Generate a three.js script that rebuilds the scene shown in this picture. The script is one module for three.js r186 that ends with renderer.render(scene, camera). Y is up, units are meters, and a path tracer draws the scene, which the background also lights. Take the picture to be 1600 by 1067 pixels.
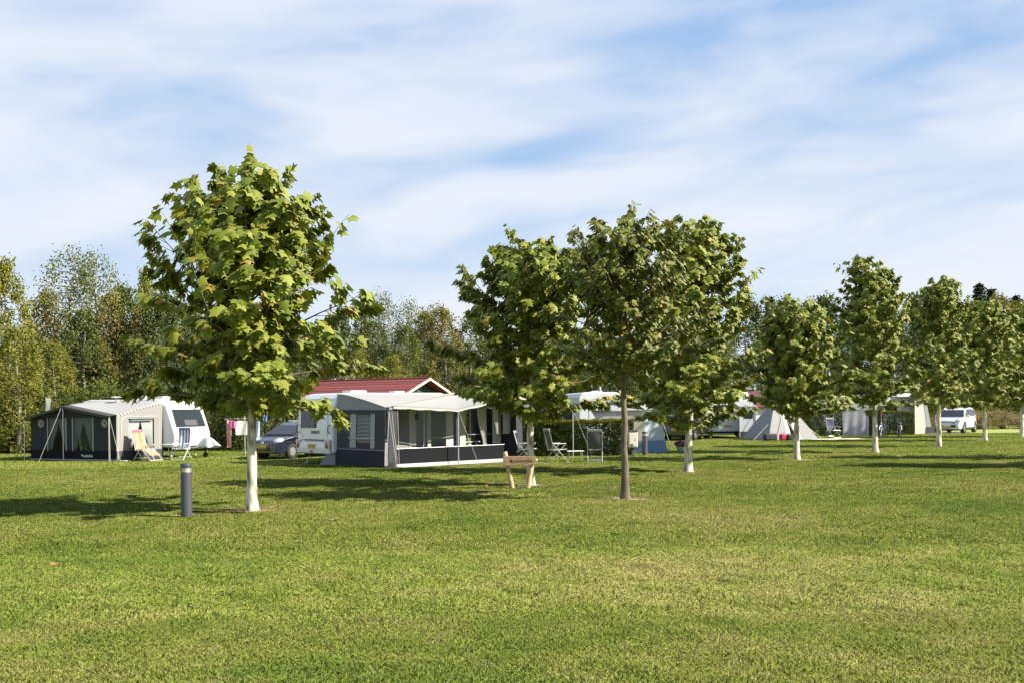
import * as THREE from 'three';
import { mergeGeometries } from 'three/addons/utils/BufferGeometryUtils.js';
import { RoundedBoxGeometry } from 'three/addons/geometries/RoundedBoxGeometry.js';
import { FontLoader } from 'three/addons/loaders/FontLoader.js';
import { TextGeometry } from 'three/addons/geometries/TextGeometry.js';
import { createNoise2D, createNoise3D } from 'simplex-noise';

// ---------- camera, sky, sun, exposure ----------
const scene = new THREE.Scene();
const camera = new THREE.PerspectiveCamera(36.89, 1600 / 1067, 0.1, 2000);
camera.position.set(0, 1.95, 0);
camera.rotation.z = -0.011;                       // the photograph is tilted a little
camera.setViewOffset(1600, 1067, 0, -103.5, 1600, 1067);
const renderer = new THREE.WebGLRenderer();
renderer.toneMapping = THREE.LinearToneMapping;
renderer.toneMappingExposure = 2.3;
renderer.shadowMap.enabled = true;

function rngOf(seed) { let a = seed >>> 0; return () => { a = (a + 0x6D2B79F5) | 0; let t = Math.imul(a ^ (a >>> 15), 1 | a); t = (t + Math.imul(t ^ (t >>> 7), 61 | t)) ^ t; return ((t ^ (t >>> 14)) >>> 0) / 4294967296; }; }
const n2 = createNoise2D(rngOf(11)), n3 = createNoise3D(rngOf(12));
const clamp = (x, a = 0, b = 1) => Math.min(b, Math.max(a, x));
const smooth = (a, b, x) => { const t = clamp((x - a) / (b - a)); return t * t * (3 - 2 * t); };
const lerp = (a, b, t) => a + (b - a) * t;
const fbm2 = (x, y, o = 4) => { let s = 0, w = 0.5; for (let i = 0; i < o; i++) { s += w * n2(x, y); x = x * 2.03 + 7.1; y = y * 2.03 - 3.7; w *= 0.5; } return s; };
const fbm3 = (x, y, z, o = 4) => { let s = 0, w = 0.5; for (let i = 0; i < o; i++) { s += w * n3(x, y, z); x = x * 2.03 + 7.1; y = y * 2.03 - 3.7; z = z * 2.03 + 1.3; w *= 0.5; } return s; };

{ // sky: blue air with thin drifting cirrus, warm white towards the horizon
  const W = 2048, H = 1024, data = new Float32Array(W * H * 4);
  for (let j = 0; j < H; j++) {
    const el = ((j + 0.5) / H - 0.5) * Math.PI, y = Math.sin(el), c = Math.cos(el);
    for (let i = 0; i < W; i++) {
      const u = (i + 0.5) / W, a = (u - 0.5) * 2 * Math.PI;        // direction as the equirectangular map reads it
      const dx = Math.cos(a) * c, dz = Math.sin(a) * c;
      const e = Math.max(0, el), up = clamp(e / 1.3);
      const k = Math.pow(1 - clamp(y), 3.2);
      let r = lerp(0.080, 0.252, k), g = lerp(0.175, 0.335, k), b = lerp(0.345, 0.425, k);
      const haze = Math.exp(-e / 0.09);
      r = lerp(r, 0.352, haze * 0.8); g = lerp(g, 0.380, haze * 0.8); b = lerp(b, 0.402, haze * 0.8);
      if (el > -0.02) {
        // cirrus laid out on the dome: long soft sheets with a slant
        const az = Math.atan2(dx, -dz);                          // 0 ahead, + right
        const q = 4 * Math.tan(0.5 * Math.min(e, 1.5)) + e * 3, sx = dx * 2.2, sz = dz * 2.2;
        const wx = fbm3(sx * 0.9 + 3, q * 1.3, sz * 0.9, 3) * 0.35, wy = fbm3(sx * 0.9 - 8, q * 1.3 + 5, sz * 0.9, 3) * 0.25;
        let n = fbm3(sx * 1.1 + wx + 1.7, q * 1.9 - az * 0.75 * Math.cos(e) + wy, sz * 1.1 + wx, 5);
        n += 0.11 * fbm3(sx * 3.1 + wx * 2, q * 8 - az * 3.0 * Math.cos(e) + wy * 3, sz * 3.1, 4);
        // clear lanes seen between the sheets
        const hole = (ax, ex, ra, re, s) => Math.exp(-(((az - ax) / ra) ** 2) - ((e - ex - s * (az - ax)) / re) ** 2);
        n -= 0.36 * hole(0.10, 0.285, 0.20, 0.042, 0.42) + 0.34 * hole(0.36, 0.345, 0.15, 0.05, 0.03) + 0.17 * hole(-0.26, 0.29, 0.2, 0.035, -0.05) + 0.15 * hole(-0.42, 0.27, 0.1, 0.03, 0.1);
        n += 0.25 * hole(-0.47, 0.34, 0.12, 0.08, 0) + 0.22 * hole(-0.05, 0.36, 0.24, 0.07, 0.2) + 0.16 * hole(0.35, 0.245, 0.3, 0.045, 0.1);
        let d = smooth(-0.85, 0.80, n + 0.20) * (0.95 - 0.42 * up);
        const wr = 0.385, wg = 0.402, wb = 0.435;
        r = lerp(r, wr, d); g = lerp(g, wg, d); b = lerp(b, wb, d);
      } else { r = 0.08; g = 0.10; b = 0.04; }
      const o = (j * W + i) * 4;
      data[o] = r; data[o + 1] = g; data[o + 2] = b; data[o + 3] = 1;
    }
  }
  const sky = new THREE.DataTexture(data, W, H, THREE.RGBAFormat, THREE.FloatType);
  sky.mapping = THREE.EquirectangularReflectionMapping; sky.magFilter = sky.minFilter = THREE.LinearFilter; sky.needsUpdate = true;
  scene.background = sky; scene.environment = sky;
}
const SUN = new THREE.Vector3(0.775, 0.60, 0.20).normalize();
const sun = new THREE.DirectionalLight(new THREE.Color().setRGB(1, 0.92, 0.78), 5);
sun.position.copy(SUN).multiplyScalar(120).add(new THREE.Vector3(0, 0, -45)); sun.target.position.set(0, 0, -45);
sun.castShadow = true; sun.shadow.mapSize.set(4096, 4096); sun.shadow.radius = 1.2;
Object.assign(sun.shadow.camera, { left: -75, right: 75, top: 75, bottom: -75, near: 1, far: 300 });
scene.add(sun, sun.target);

// ---------- helpers ----------
const V = (x, y, z) => new THREE.Vector3(x, y, z);
const col = (r, g, b) => new THREE.Color().setRGB(r, g, b);
const std = (c, roughness = 0.8, more = {}) => new THREE.MeshStandardMaterial({ color: Array.isArray(c) ? col(...c) : c, roughness, side: THREE.DoubleSide, ...more });
const phys = (c, roughness = 0.8, more = {}) => new THREE.MeshPhysicalMaterial({ color: Array.isArray(c) ? col(...c) : c, roughness, side: THREE.DoubleSide, ...more });
function merge(list) {
  list = list.flat().map((g) => { const q = g.index ? g.toNonIndexed() : g; for (const k of Object.keys(q.attributes)) if (!['position', 'normal', 'color'].includes(k)) q.deleteAttribute(k); return q; });
  return list.length === 1 ? list[0] : mergeGeometries(list);
}
const used = new Map();
function numbered(name) { const k = used.get(name) ?? 0; used.set(name, k + 1); return k ? `${name}_${String(k).padStart(3, '0')}` : name; }
function part(name, geos, mat, parent) {
  const m = new THREE.Mesh(Array.isArray(geos) ? merge(geos) : geos, mat); m.name = name; m.castShadow = m.receiveShadow = true; parent.add(m); return m;
}
function thing(name, label, category, [x, y, z] = [0, 0, 0], turn = 0, group) {
  const o = new THREE.Group(); o.name = numbered(name); scene.add(o); o.position.set(x, y, z); o.rotation.y = turn;
  o.userData = { label, category }; if (group) o.userData.group = group; return o;
}
function single(name, label, category, geos, mat, [x, y, z] = [0, 0, 0], turn = 0, group) {
  const m = part(numbered(name), geos, mat, scene); m.position.set(x, y, z); m.rotation.y = turn;
  m.userData = { label, category }; if (group) m.userData.group = group; return m;
}
function structure(name, geos, mat) { const m = part(numbered(name), geos, mat, scene); m.userData = { kind: 'structure' }; return m; }
function copyOf(o, [x, y, z], turn, label, group) { const c = o.clone(); c.name = numbered(o.name.replace(/_\d{3}$/, '')); scene.add(c); c.position.set(x, y, z); c.rotation.y = turn; c.userData = { ...o.userData, label: label ?? o.userData.label }; if (group) c.userData.group = group; return c; }

const box = (w, h, d, x = 0, y = 0, z = 0, ry = 0, rz = 0, rx = 0) => { const g = new THREE.BoxGeometry(w, h, d); if (rx) g.rotateX(rx); if (rz) g.rotateZ(rz); if (ry) g.rotateY(ry); return g.translate(x, y, z); };
const rbox = (w, h, d, r, x = 0, y = 0, z = 0, ry = 0, rz = 0, rx = 0) => { const g = new RoundedBoxGeometry(w, h, d, 2, r); if (rx) g.rotateX(rx); if (rz) g.rotateZ(rz); if (ry) g.rotateY(ry); return g.translate(x, y, z); };
function tube(a, b, r1, r2 = r1, seg = 8) {
  const p = V(...a), q = V(...b), d = q.clone().sub(p), g = new THREE.CylinderGeometry(r2, r1, d.length(), seg, 1);
  g.applyQuaternion(new THREE.Quaternion().setFromUnitVectors(V(0, 1, 0), d.clone().normalize())); g.translate(...p.add(q).multiplyScalar(0.5).toArray()); return g;
}
const bend = (pts, r, n = 16, seg = 6) => new THREE.TubeGeometry(new THREE.CatmullRomCurve3(pts.map((p) => V(...p))), n, r, seg);
function geo(pos, idx, colors) {
  const g = new THREE.BufferGeometry(); g.setAttribute('position', new THREE.Float32BufferAttribute(pos, 3));
  if (colors) g.setAttribute('color', new THREE.Float32BufferAttribute(colors, 3));
  if (idx) g.setIndex(idx); g.computeVertexNormals(); return g;
}
function panel(pts, t = 0.012) {                      // a flat convex sheet with thickness
  const p = pts.map((q) => V(...q)), n = V(0, 0, 0), k = p.length;
  for (let i = 0; i < k; i++) { const a = p[i], b = p[(i + 1) % k]; n.x += (a.y - b.y) * (a.z + b.z); n.y += (a.z - b.z) * (a.x + b.x); n.z += (a.x - b.x) * (a.y + b.y); }
  n.normalize().multiplyScalar(t / 2);
  const F = p.map((q) => q.clone().add(n)), B = p.map((q) => q.clone().sub(n)), o = [];
  const tri = (a, b, c) => o.push(...a.toArray(), ...b.toArray(), ...c.toArray());
  for (let i = 1; i < k - 1; i++) { tri(F[0], F[i], F[i + 1]); tri(B[0], B[i + 1], B[i]); }
  for (let i = 0; i < k; i++) { const j = (i + 1) % k; tri(F[i], B[i], B[j]); tri(F[i], B[j], F[j]); }
  return geo(o);
}
function sheet(P, nu, nv, t = 0.008) {                // a curved sheet with thickness from P(u, v)
  const pos = [], idx = [], e = 1e-3, row = nv + 1, N = (nu + 1) * row;
  for (const s of [0.5, -0.5]) for (let i = 0; i <= nu; i++) for (let j = 0; j <= nv; j++) {
    const u = i / nu, v = j / nv, p = V(...P(u, v)), a = V(...P(Math.min(1, u + e), v)).sub(V(...P(Math.max(0, u - e), v))), b = V(...P(u, Math.min(1, v + e))).sub(V(...P(u, Math.max(0, v - e))));
    const n = a.cross(b); if (n.lengthSq() > 1e-20) n.normalize(); pos.push(...p.addScaledVector(n, s * t).toArray());
  }
  for (let i = 0; i < nu; i++) for (let j = 0; j < nv; j++) { const a = i * row + j, b = a + row; idx.push(a, b, a + 1, b, b + 1, a + 1, N + a, N + a + 1, N + b, N + b, N + a + 1, N + b + 1); }
  const rim = (a, b) => idx.push(a, b, N + a, b, N + b, N + a);
  for (let i = 0; i < nu; i++) { rim(i * row, (i + 1) * row); rim(i * row + nv, (i + 1) * row + nv); }
  for (let j = 0; j < nv; j++) { rim(j, j + 1); rim(nu * row + j, nu * row + j + 1); }
  return geo(pos, idx);
}
function extrude(pts, depth, bevel = 0, seg = 2) {     // outline in x, y; centred on z
  const s = new THREE.Shape(); pts.forEach(([x, y], i) => (i ? s.lineTo(x, y) : s.moveTo(x, y)));
  const g = new THREE.ExtrudeGeometry(s, { depth: depth - 2 * bevel, bevelEnabled: bevel > 0, bevelThickness: bevel, bevelSize: bevel, bevelOffset: -bevel, bevelSegments: seg, curveSegments: 8 });
  return g.translate(0, 0, -depth / 2 + bevel);
}
const fonts = { bold: await new FontLoader().loadAsync('fonts/droid/droid_sans_bold.typeface.json'), serif: await new FontLoader().loadAsync('fonts/droid/droid_serif_bold.typeface.json') };
function lettering(text, font, size, depth = 0.004) { const g = new TextGeometry(text, { font: fonts[font], size, depth, curveSegments: 3, bevelEnabled: false }); g.computeBoundingBox(); const c = g.boundingBox; return g.translate(-(c.min.x + c.max.x) / 2, -(c.min.y + c.max.y) / 2, 0); }

// ---------- ground ----------
const TREES = { a: [-5.12, -20.06], b: [0.45, -25.9], c: [2.39, -21.8], d: [5.2, -30.3], e: [10.2, -36.7], f: [14.7, -41.4], g: [19.3, -46.3], h: [24.4, -52.8], i: [28.9, -58], j: [21, -35.3], k: [20.2, -30.3] };
const bare = Object.values(TREES);
const worn = [[-5.1, -20.3, 0.55], [0.4, -25.7, 0.8], [-6.1, -19.4, 0.35], [1.0, -35.6, 0.7], [2.3, -24.6, 0.5]];
function dryness(x, z) {                                // 0 lush .. 1 straw
  const s = (x * 0.8 - z * 0.6), t = (x * 0.6 + z * 0.8);
  let d = 0.40 + 0.50 * fbm2(x * 0.13 + 4, z * 0.13 - 9, 4) + 0.26 * fbm2(s * 0.16, t * 0.9, 3) + 0.42 * fbm2(x * 0.75 + 20, z * 0.75, 3) + 0.3 * fbm2(x * 2.6, z * 2.6 + 31, 2);
  d += 0.42 * Math.exp(-(((x - 3.4) / 3.2) ** 2) - ((z + 12.5) / 2.6) ** 2) + 0.30 * Math.exp(-(((x - 5.0) / 3.4) ** 2) - ((z + 18.5) / 3.4) ** 2);
  d -= 0.28 * Math.exp(-(((x - 8.5) / 2.6) ** 2) - ((z + 19) / 3) ** 2);
  d += 0.22 * Math.exp(-(((Math.hypot(x - 9, z + 30) - 11.5) / 0.5) ** 2));          // faint wheel track bending across the lawn
  return d;
}
function soil(x, z) {
  let b = 0;
  for (const [tx, tz] of bare) { const r = Math.hypot((x - tx) * 0.9, z - tz); if (r < 1.2) b = Math.max(b, smooth(0.75, 0.12, r + 0.35 * n2(x * 2.3, z * 2.3))); }
  for (const [tx, tz, rr] of worn) { const r = Math.hypot((x - tx) * 0.7, z - tz) / rr; if (r < 1.6) b = Math.max(b, 0.75 * smooth(1.1, 0.3, r + 0.5 * n2(x * 2.9 + 5, z * 2.9))); }
  b = Math.max(b, 0.8 * smooth(0.50, 0.72, fbm2(x * 1.15 - 40, z * 1.6 + 12, 3) + 0.22 * fbm2(x * 0.2, z * 0.2 - 70, 2)));     // thin worn spots
  return b;
}
const GREEN = [0.230, 0.280, 0.042], LUSH = [0.145, 0.213, 0.030], STRAW = [0.40, 0.355, 0.130], EARTH = [0.34, 0.26, 0.15];
const mix3 = (a, b, t) => [lerp(a[0], b[0], t), lerp(a[1], b[1], t), lerp(a[2], b[2], t)];
function lawnColor(x, z, jitter = 0) {
  const d = dryness(x, z) + jitter;
  let c = d < 0.4 ? mix3(LUSH, GREEN, clamp(d / 0.4)) : mix3(GREEN, STRAW, 0.85 * clamp((d - 0.4) / 0.75));
  return mix3(c, EARTH, soil(x, z));
}
{
  const W = 2048, H = 2048, px = new Uint8Array(W * H * 4), X0 = -44, X1 = 44, Z0 = -88, Z1 = 0;
  const enc = (v) => { v = clamp(v); return 255 * (v <= 0.0031308 ? 12.92 * v : 1.055 * Math.pow(v, 1 / 2.4) - 0.055); };
  const Q = 4, base = [];                               // coarse colours, then fine grain on top
  for (let j = 0; j <= H / Q; j++) for (let i = 0; i <= W / Q; i++) base.push(lawnColor(X0 + (X1 - X0) * i * Q / W, Z1 + (Z0 - Z1) * j * Q / H));
  const rnd = rngOf(5), row = W / Q + 1;
  for (let j = 0; j < H; j++) for (let i = 0; i < W; i++) {
    const a = i / Q, b = j / Q, i0 = a | 0, j0 = b | 0, fx = a - i0, fy = b - j0, p = base[j0 * row + i0], q = base[j0 * row + i0 + 1], r = base[(j0 + 1) * row + i0], s = base[(j0 + 1) * row + i0 + 1];
    const x = X0 + (X1 - X0) * i / W, z = Z1 + (Z0 - Z1) * j / H;
    const f = 1 + 0.28 * n2(x * 5.3, z * 5.3) + 0.20 * n2(x * 1.9 + 9, z * 1.9) + 0.25 * (rnd() - 0.5), o = (j * W + i) * 4;
    for (let c = 0; c < 3; c++) px[o + c] = enc(lerp(lerp(p[c], q[c], fx), lerp(r[c], s[c], fx), fy) * f);
    px[o + 3] = 255;
  }
  const map = new THREE.DataTexture(px, W, H, THREE.RGBAFormat); map.colorSpace = THREE.SRGBColorSpace; map.magFilter = map.minFilter = THREE.LinearFilter; map.wrapS = map.wrapT = THREE.MirroredRepeatWrapping; map.needsUpdate = true;
  // one sheet to the horizon: fine, slightly uneven cells near the camera, wide ones far off
  const xs = [], zs = [];
  for (let x = -400; x < -40; x += 40) xs.push(x); for (let x = -40; x < 40; x += 0.25) xs.push(x); for (let x = 40; x <= 400; x += 40) xs.push(x);
  for (let z = 30; z > 0; z -= 5) zs.push(z); for (let z = 0; z > -70; z -= 0.25) zs.push(z); for (let z = -70; z >= -700; z -= 35) zs.push(z);
  const pos = [], uv = [], idx = [];
  for (const z of zs) for (const x of xs) { pos.push(x, groundAt(x, z), z); uv.push((x - X0) / (X1 - X0), (z - Z1) / (Z0 - Z1)); }
  for (let j = 0; j < zs.length - 1; j++) for (let i = 0; i < xs.length - 1; i++) { const a = j * xs.length + i, b = a + xs.length; idx.push(a, a + 1, b, b, a + 1, b + 1); }
  const g = geo(pos, idx); g.setAttribute('uv', new THREE.Float32BufferAttribute(uv, 2));
  const m = new THREE.Mesh(g, std([1, 1, 1], 0.95, { map })); m.name = 'lawn'; m.receiveShadow = true; m.userData = { kind: 'structure' }; scene.add(m);
}
function groundAt(x, z) { return -0.006 + 0.012 * n2(x * 0.35, z * 0.35) + 0.008 * n2(x * 1.1, z * 1.1); }

{ // mown turf: short blades in small tufts
  const rnd = rngOf(77);
  function tuft(n, spread, h, w) {
    const pos = [], idx = [];
    for (let k = 0; k < n; k++) {
      const a = rnd() * 6.283, r = Math.sqrt(rnd()) * spread, x = Math.cos(a) * r, z = Math.sin(a) * r, f = rnd() * 6.283, H = h * (0.55 + 0.6 * rnd()), l = H * (0.5 + 1.1 * rnd()), b = rnd() * 6.283, s = pos.length / 3;
      const ux = Math.cos(f) * w / 2, uz = Math.sin(f) * w / 2, lx = Math.cos(b) * l, lz = Math.sin(b) * l;
      pos.push(x - ux, -0.012, z - uz, x + ux, -0.012, z + uz, x - ux * 0.8 + lx * 0.35, H * 0.62, z - uz * 0.8 + lz * 0.35, x + ux * 0.8 + lx * 0.35, H * 0.62, z + uz * 0.8 + lz * 0.35, x + lx, H, z + lz);
      idx.push(s, s + 1, s + 2, s + 2, s + 1, s + 3, s + 2, s + 3, s + 4);
    }
    const g = geo(pos, idx), q = g.attributes.normal; for (let i = 0; i < q.count; i++) { let f = q.getY(i) < 0 ? -1 : 1; const v = V(q.getX(i) * f * 0.45, 1, q.getZ(i) * f * 0.45).normalize(); q.setXYZ(i, v.x, v.y, v.z); }
    return g;
  }
  const mat = phys([1, 1, 1], 0.75, { transmission: 0.12, thickness: 0, specularIntensity: 0.3 });
  const bands = [[6.3, 9.5, 1600, 13, 0.055, 0.030, 0.005], [9.5, 14, 1000, 13, 0.07, 0.030, 0.0065], [14, 22, 600, 14, 0.09, 0.029, 0.008], [22, 36, 300, 15, 0.13, 0.028, 0.011], [36, 66, 75, 18, 0.24, 0.028, 0.016]];
  for (const [d0, d1, dens, n, sp, h, w] of bands) {
    const variants = [0, 1, 2].map(() => tuft(n, sp, h, w)), put = [[], [], []];
    const half = 0.6, count = Math.round(dens * half * (d1 * d1 - d0 * d0));
    for (let k = 0; k < count; k++) {
      const d = Math.sqrt(lerp(d0 * d0, d1 * d1, rnd())), x = (rnd() * 2 - 1) * half * d, z = -d;
      const e = soil(x, z); if (rnd() < e * 0.93) continue;
      const thin = fbm2(x * 1.3, z * 1.3, 2); if (rnd() < 0.35 * smooth(0.1, 0.5, thin)) continue;
      put[(rnd() * 3) | 0].push([x, z]);
    }
    put.forEach((list, v) => {
      const im = new THREE.InstancedMesh(variants[v], mat, list.length); im.name = numbered('grass'); im.userData = { kind: 'stuff', label: 'short mown lawn grass with dry straw patches', category: 'grass' };
      const M = new THREE.Matrix4(), q = new THREE.Quaternion(), c = new THREE.Color();
      list.forEach(([x, z], i) => {
        const s = 0.7 + 0.35 * rnd() + 0.55 * smooth(0, 0.6, fbm2(x * 0.9 + 3, z * 0.9, 3));
        q.setFromAxisAngle(V(0, 1, 0), rnd() * 6.283); M.compose(V(x, groundAt(x, z), z), q, V(0.8 + 0.5 * rnd(), s, 0.8 + 0.5 * rnd())); im.setMatrixAt(i, M);
        const k = lawnColor(x, z, (rnd() - 0.5) * 0.5), f = 1.25 * (0.8 + 0.4 * rnd()); im.setColorAt(i, c.setRGB(k[0] * f, k[1] * f, k[2] * f));
      });
      im.receiveShadow = true; scene.add(im);
    });
  }
}
// ---------- trees ----------
const LEAFM = phys([1, 1, 1], 0.62, { vertexColors: true, transmission: 0.38, thickness: 0, specularIntensity: 0.55 });
const FARLEAF = phys([1, 1, 1], 0.8, { vertexColors: true, transmission: 0.3, thickness: 0, specularIntensity: 0.3 });
const BARK = std([1, 1, 1], 0.9, { vertexColors: true });
// outlines in the leaf's own plane: x across, y along the midrib
const PLANE_LEAF = [[0, 0.02], [0.20, -0.06], [0.50, 0.10], [0.33, 0.30], [0.60, 0.56], [0.27, 0.58], [0, 1.0], [-0.27, 0.58], [-0.60, 0.56], [-0.33, 0.30], [-0.50, 0.10], [-0.20, -0.06]];
const OAK_LEAF = [[0, 0], [0.14, 0.25], [0.30, 0.45], [0.26, 0.75], [0, 1], [-0.26, 0.75], [-0.30, 0.45], [-0.14, 0.25]];
const SMALL_LEAF = [[0, 0], [0.34, 0.45], [0, 1], [-0.34, 0.45]];
class Leaves {
  constructor(outline, fan = true) { this.o = outline; this.fan = fan; this.pos = []; this.nor = []; this.col = []; this.idx = []; this.list = []; }
  add(p, axis, nrm, size, c, curl = 0.2) {
    axis = axis.clone().normalize(); const side = axis.clone().cross(nrm).normalize(), n = side.clone().cross(axis).normalize(), s = this.pos.length / 3, k = this.o.length;
    const put = (x, y, f = 1) => { const dz = -Math.abs(x) * curl - y * y * curl * 0.6; this.pos.push(p.x + (side.x * x + axis.x * y + n.x * dz) * size, p.y + (side.y * x + axis.y * y + n.y * dz) * size, p.z + (side.z * x + axis.z * y + n.z * dz) * size); this.nor.push(n.x, n.y, n.z); this.col.push(c[0] * f, c[1] * f, c[2] * f); };
    if (this.fan) { put(0, 0.36); for (const [x, y] of this.o) put(x, y); for (let i = 0; i < k; i++) this.idx.push(s, s + 1 + i, s + 1 + (i + 1) % k); }
    else { for (const [x, y] of this.o) put(x, y); for (let i = 1; i < k - 1; i++) this.idx.push(s, s + i, s + i + 1); }
  }
  build() { const g = new THREE.BufferGeometry(); g.setAttribute('position', new THREE.Float32BufferAttribute(this.pos, 3)); g.setAttribute('color', new THREE.Float32BufferAttribute(this.col, 3)); g.setIndex(this.idx); g.computeVertexNormals(); return g; }
}
function leafGeo(outline, c, curl) { const L = new Leaves(outline); L.add(V(0, 0, 0), V(0, 1, 0), V(0, 0, 1), 1, c, curl); return L.build(); }
function stem(path, radii, paint, seg = 8) {             // tapered, painted limb along points
  const pos = [], colr = [], idx = [], n = path.length; let side = V(1, 0, 0.13);
  for (let i = 0; i < n; i++) {
    const d = path[Math.min(n - 1, i + 1)].clone().sub(path[Math.max(0, i - 1)]).normalize(); const b = d.clone().cross(side).normalize(); side = b.clone().cross(d).normalize();
    for (let k = 0; k < seg; k++) { const a = k / seg * 6.2832, r = radii[i], c = Math.cos(a), s = Math.sin(a), p = path[i].clone().addScaledVector(side, c * r).addScaledVector(b, s * r); pos.push(p.x, p.y, p.z); colr.push(...paint(p, a)); }
  }
  for (let i = 0; i < n - 1; i++) for (let k = 0; k < seg; k++) { const a = i * seg + k, b = i * seg + (k + 1) % seg; idx.push(a, b, a + seg, b, b + seg, a + seg); }
  const e = pos.length / 3; pos.push(...path[n - 1].toArray()); colr.push(...paint(path[n - 1], 0)); for (let k = 0; k < seg; k++) idx.push(e - seg + k, e - seg + (k + 1) % seg, e);
  return geo(pos, idx, colr);
}
const envelope = (pts) => (y) => { for (let i = 1; i < pts.length; i++) if (y <= pts[i][0]) return lerp(pts[i - 1][1], pts[i][1], clamp((y - pts[i - 1][0]) / (pts[i][0] - pts[i - 1][0]))); return pts[pts.length - 1][1]; };
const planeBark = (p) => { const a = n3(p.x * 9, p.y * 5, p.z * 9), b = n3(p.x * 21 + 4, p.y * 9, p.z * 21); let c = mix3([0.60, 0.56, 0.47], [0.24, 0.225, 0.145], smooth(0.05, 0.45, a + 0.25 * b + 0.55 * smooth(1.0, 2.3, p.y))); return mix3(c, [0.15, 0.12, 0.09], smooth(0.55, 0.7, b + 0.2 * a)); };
const darkBark = (p) => { const a = n3(p.x * 14, p.y * 4, p.z * 14); return mix3([0.085, 0.066, 0.048], [0.165, 0.132, 0.095], smooth(-0.4, 0.6, a)); };
const twigBark = (p) => mix3([0.12, 0.095, 0.06], [0.20, 0.16, 0.10], 0.5 + 0.5 * n3(p.x * 6, p.y * 6, p.z * 6));

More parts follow.
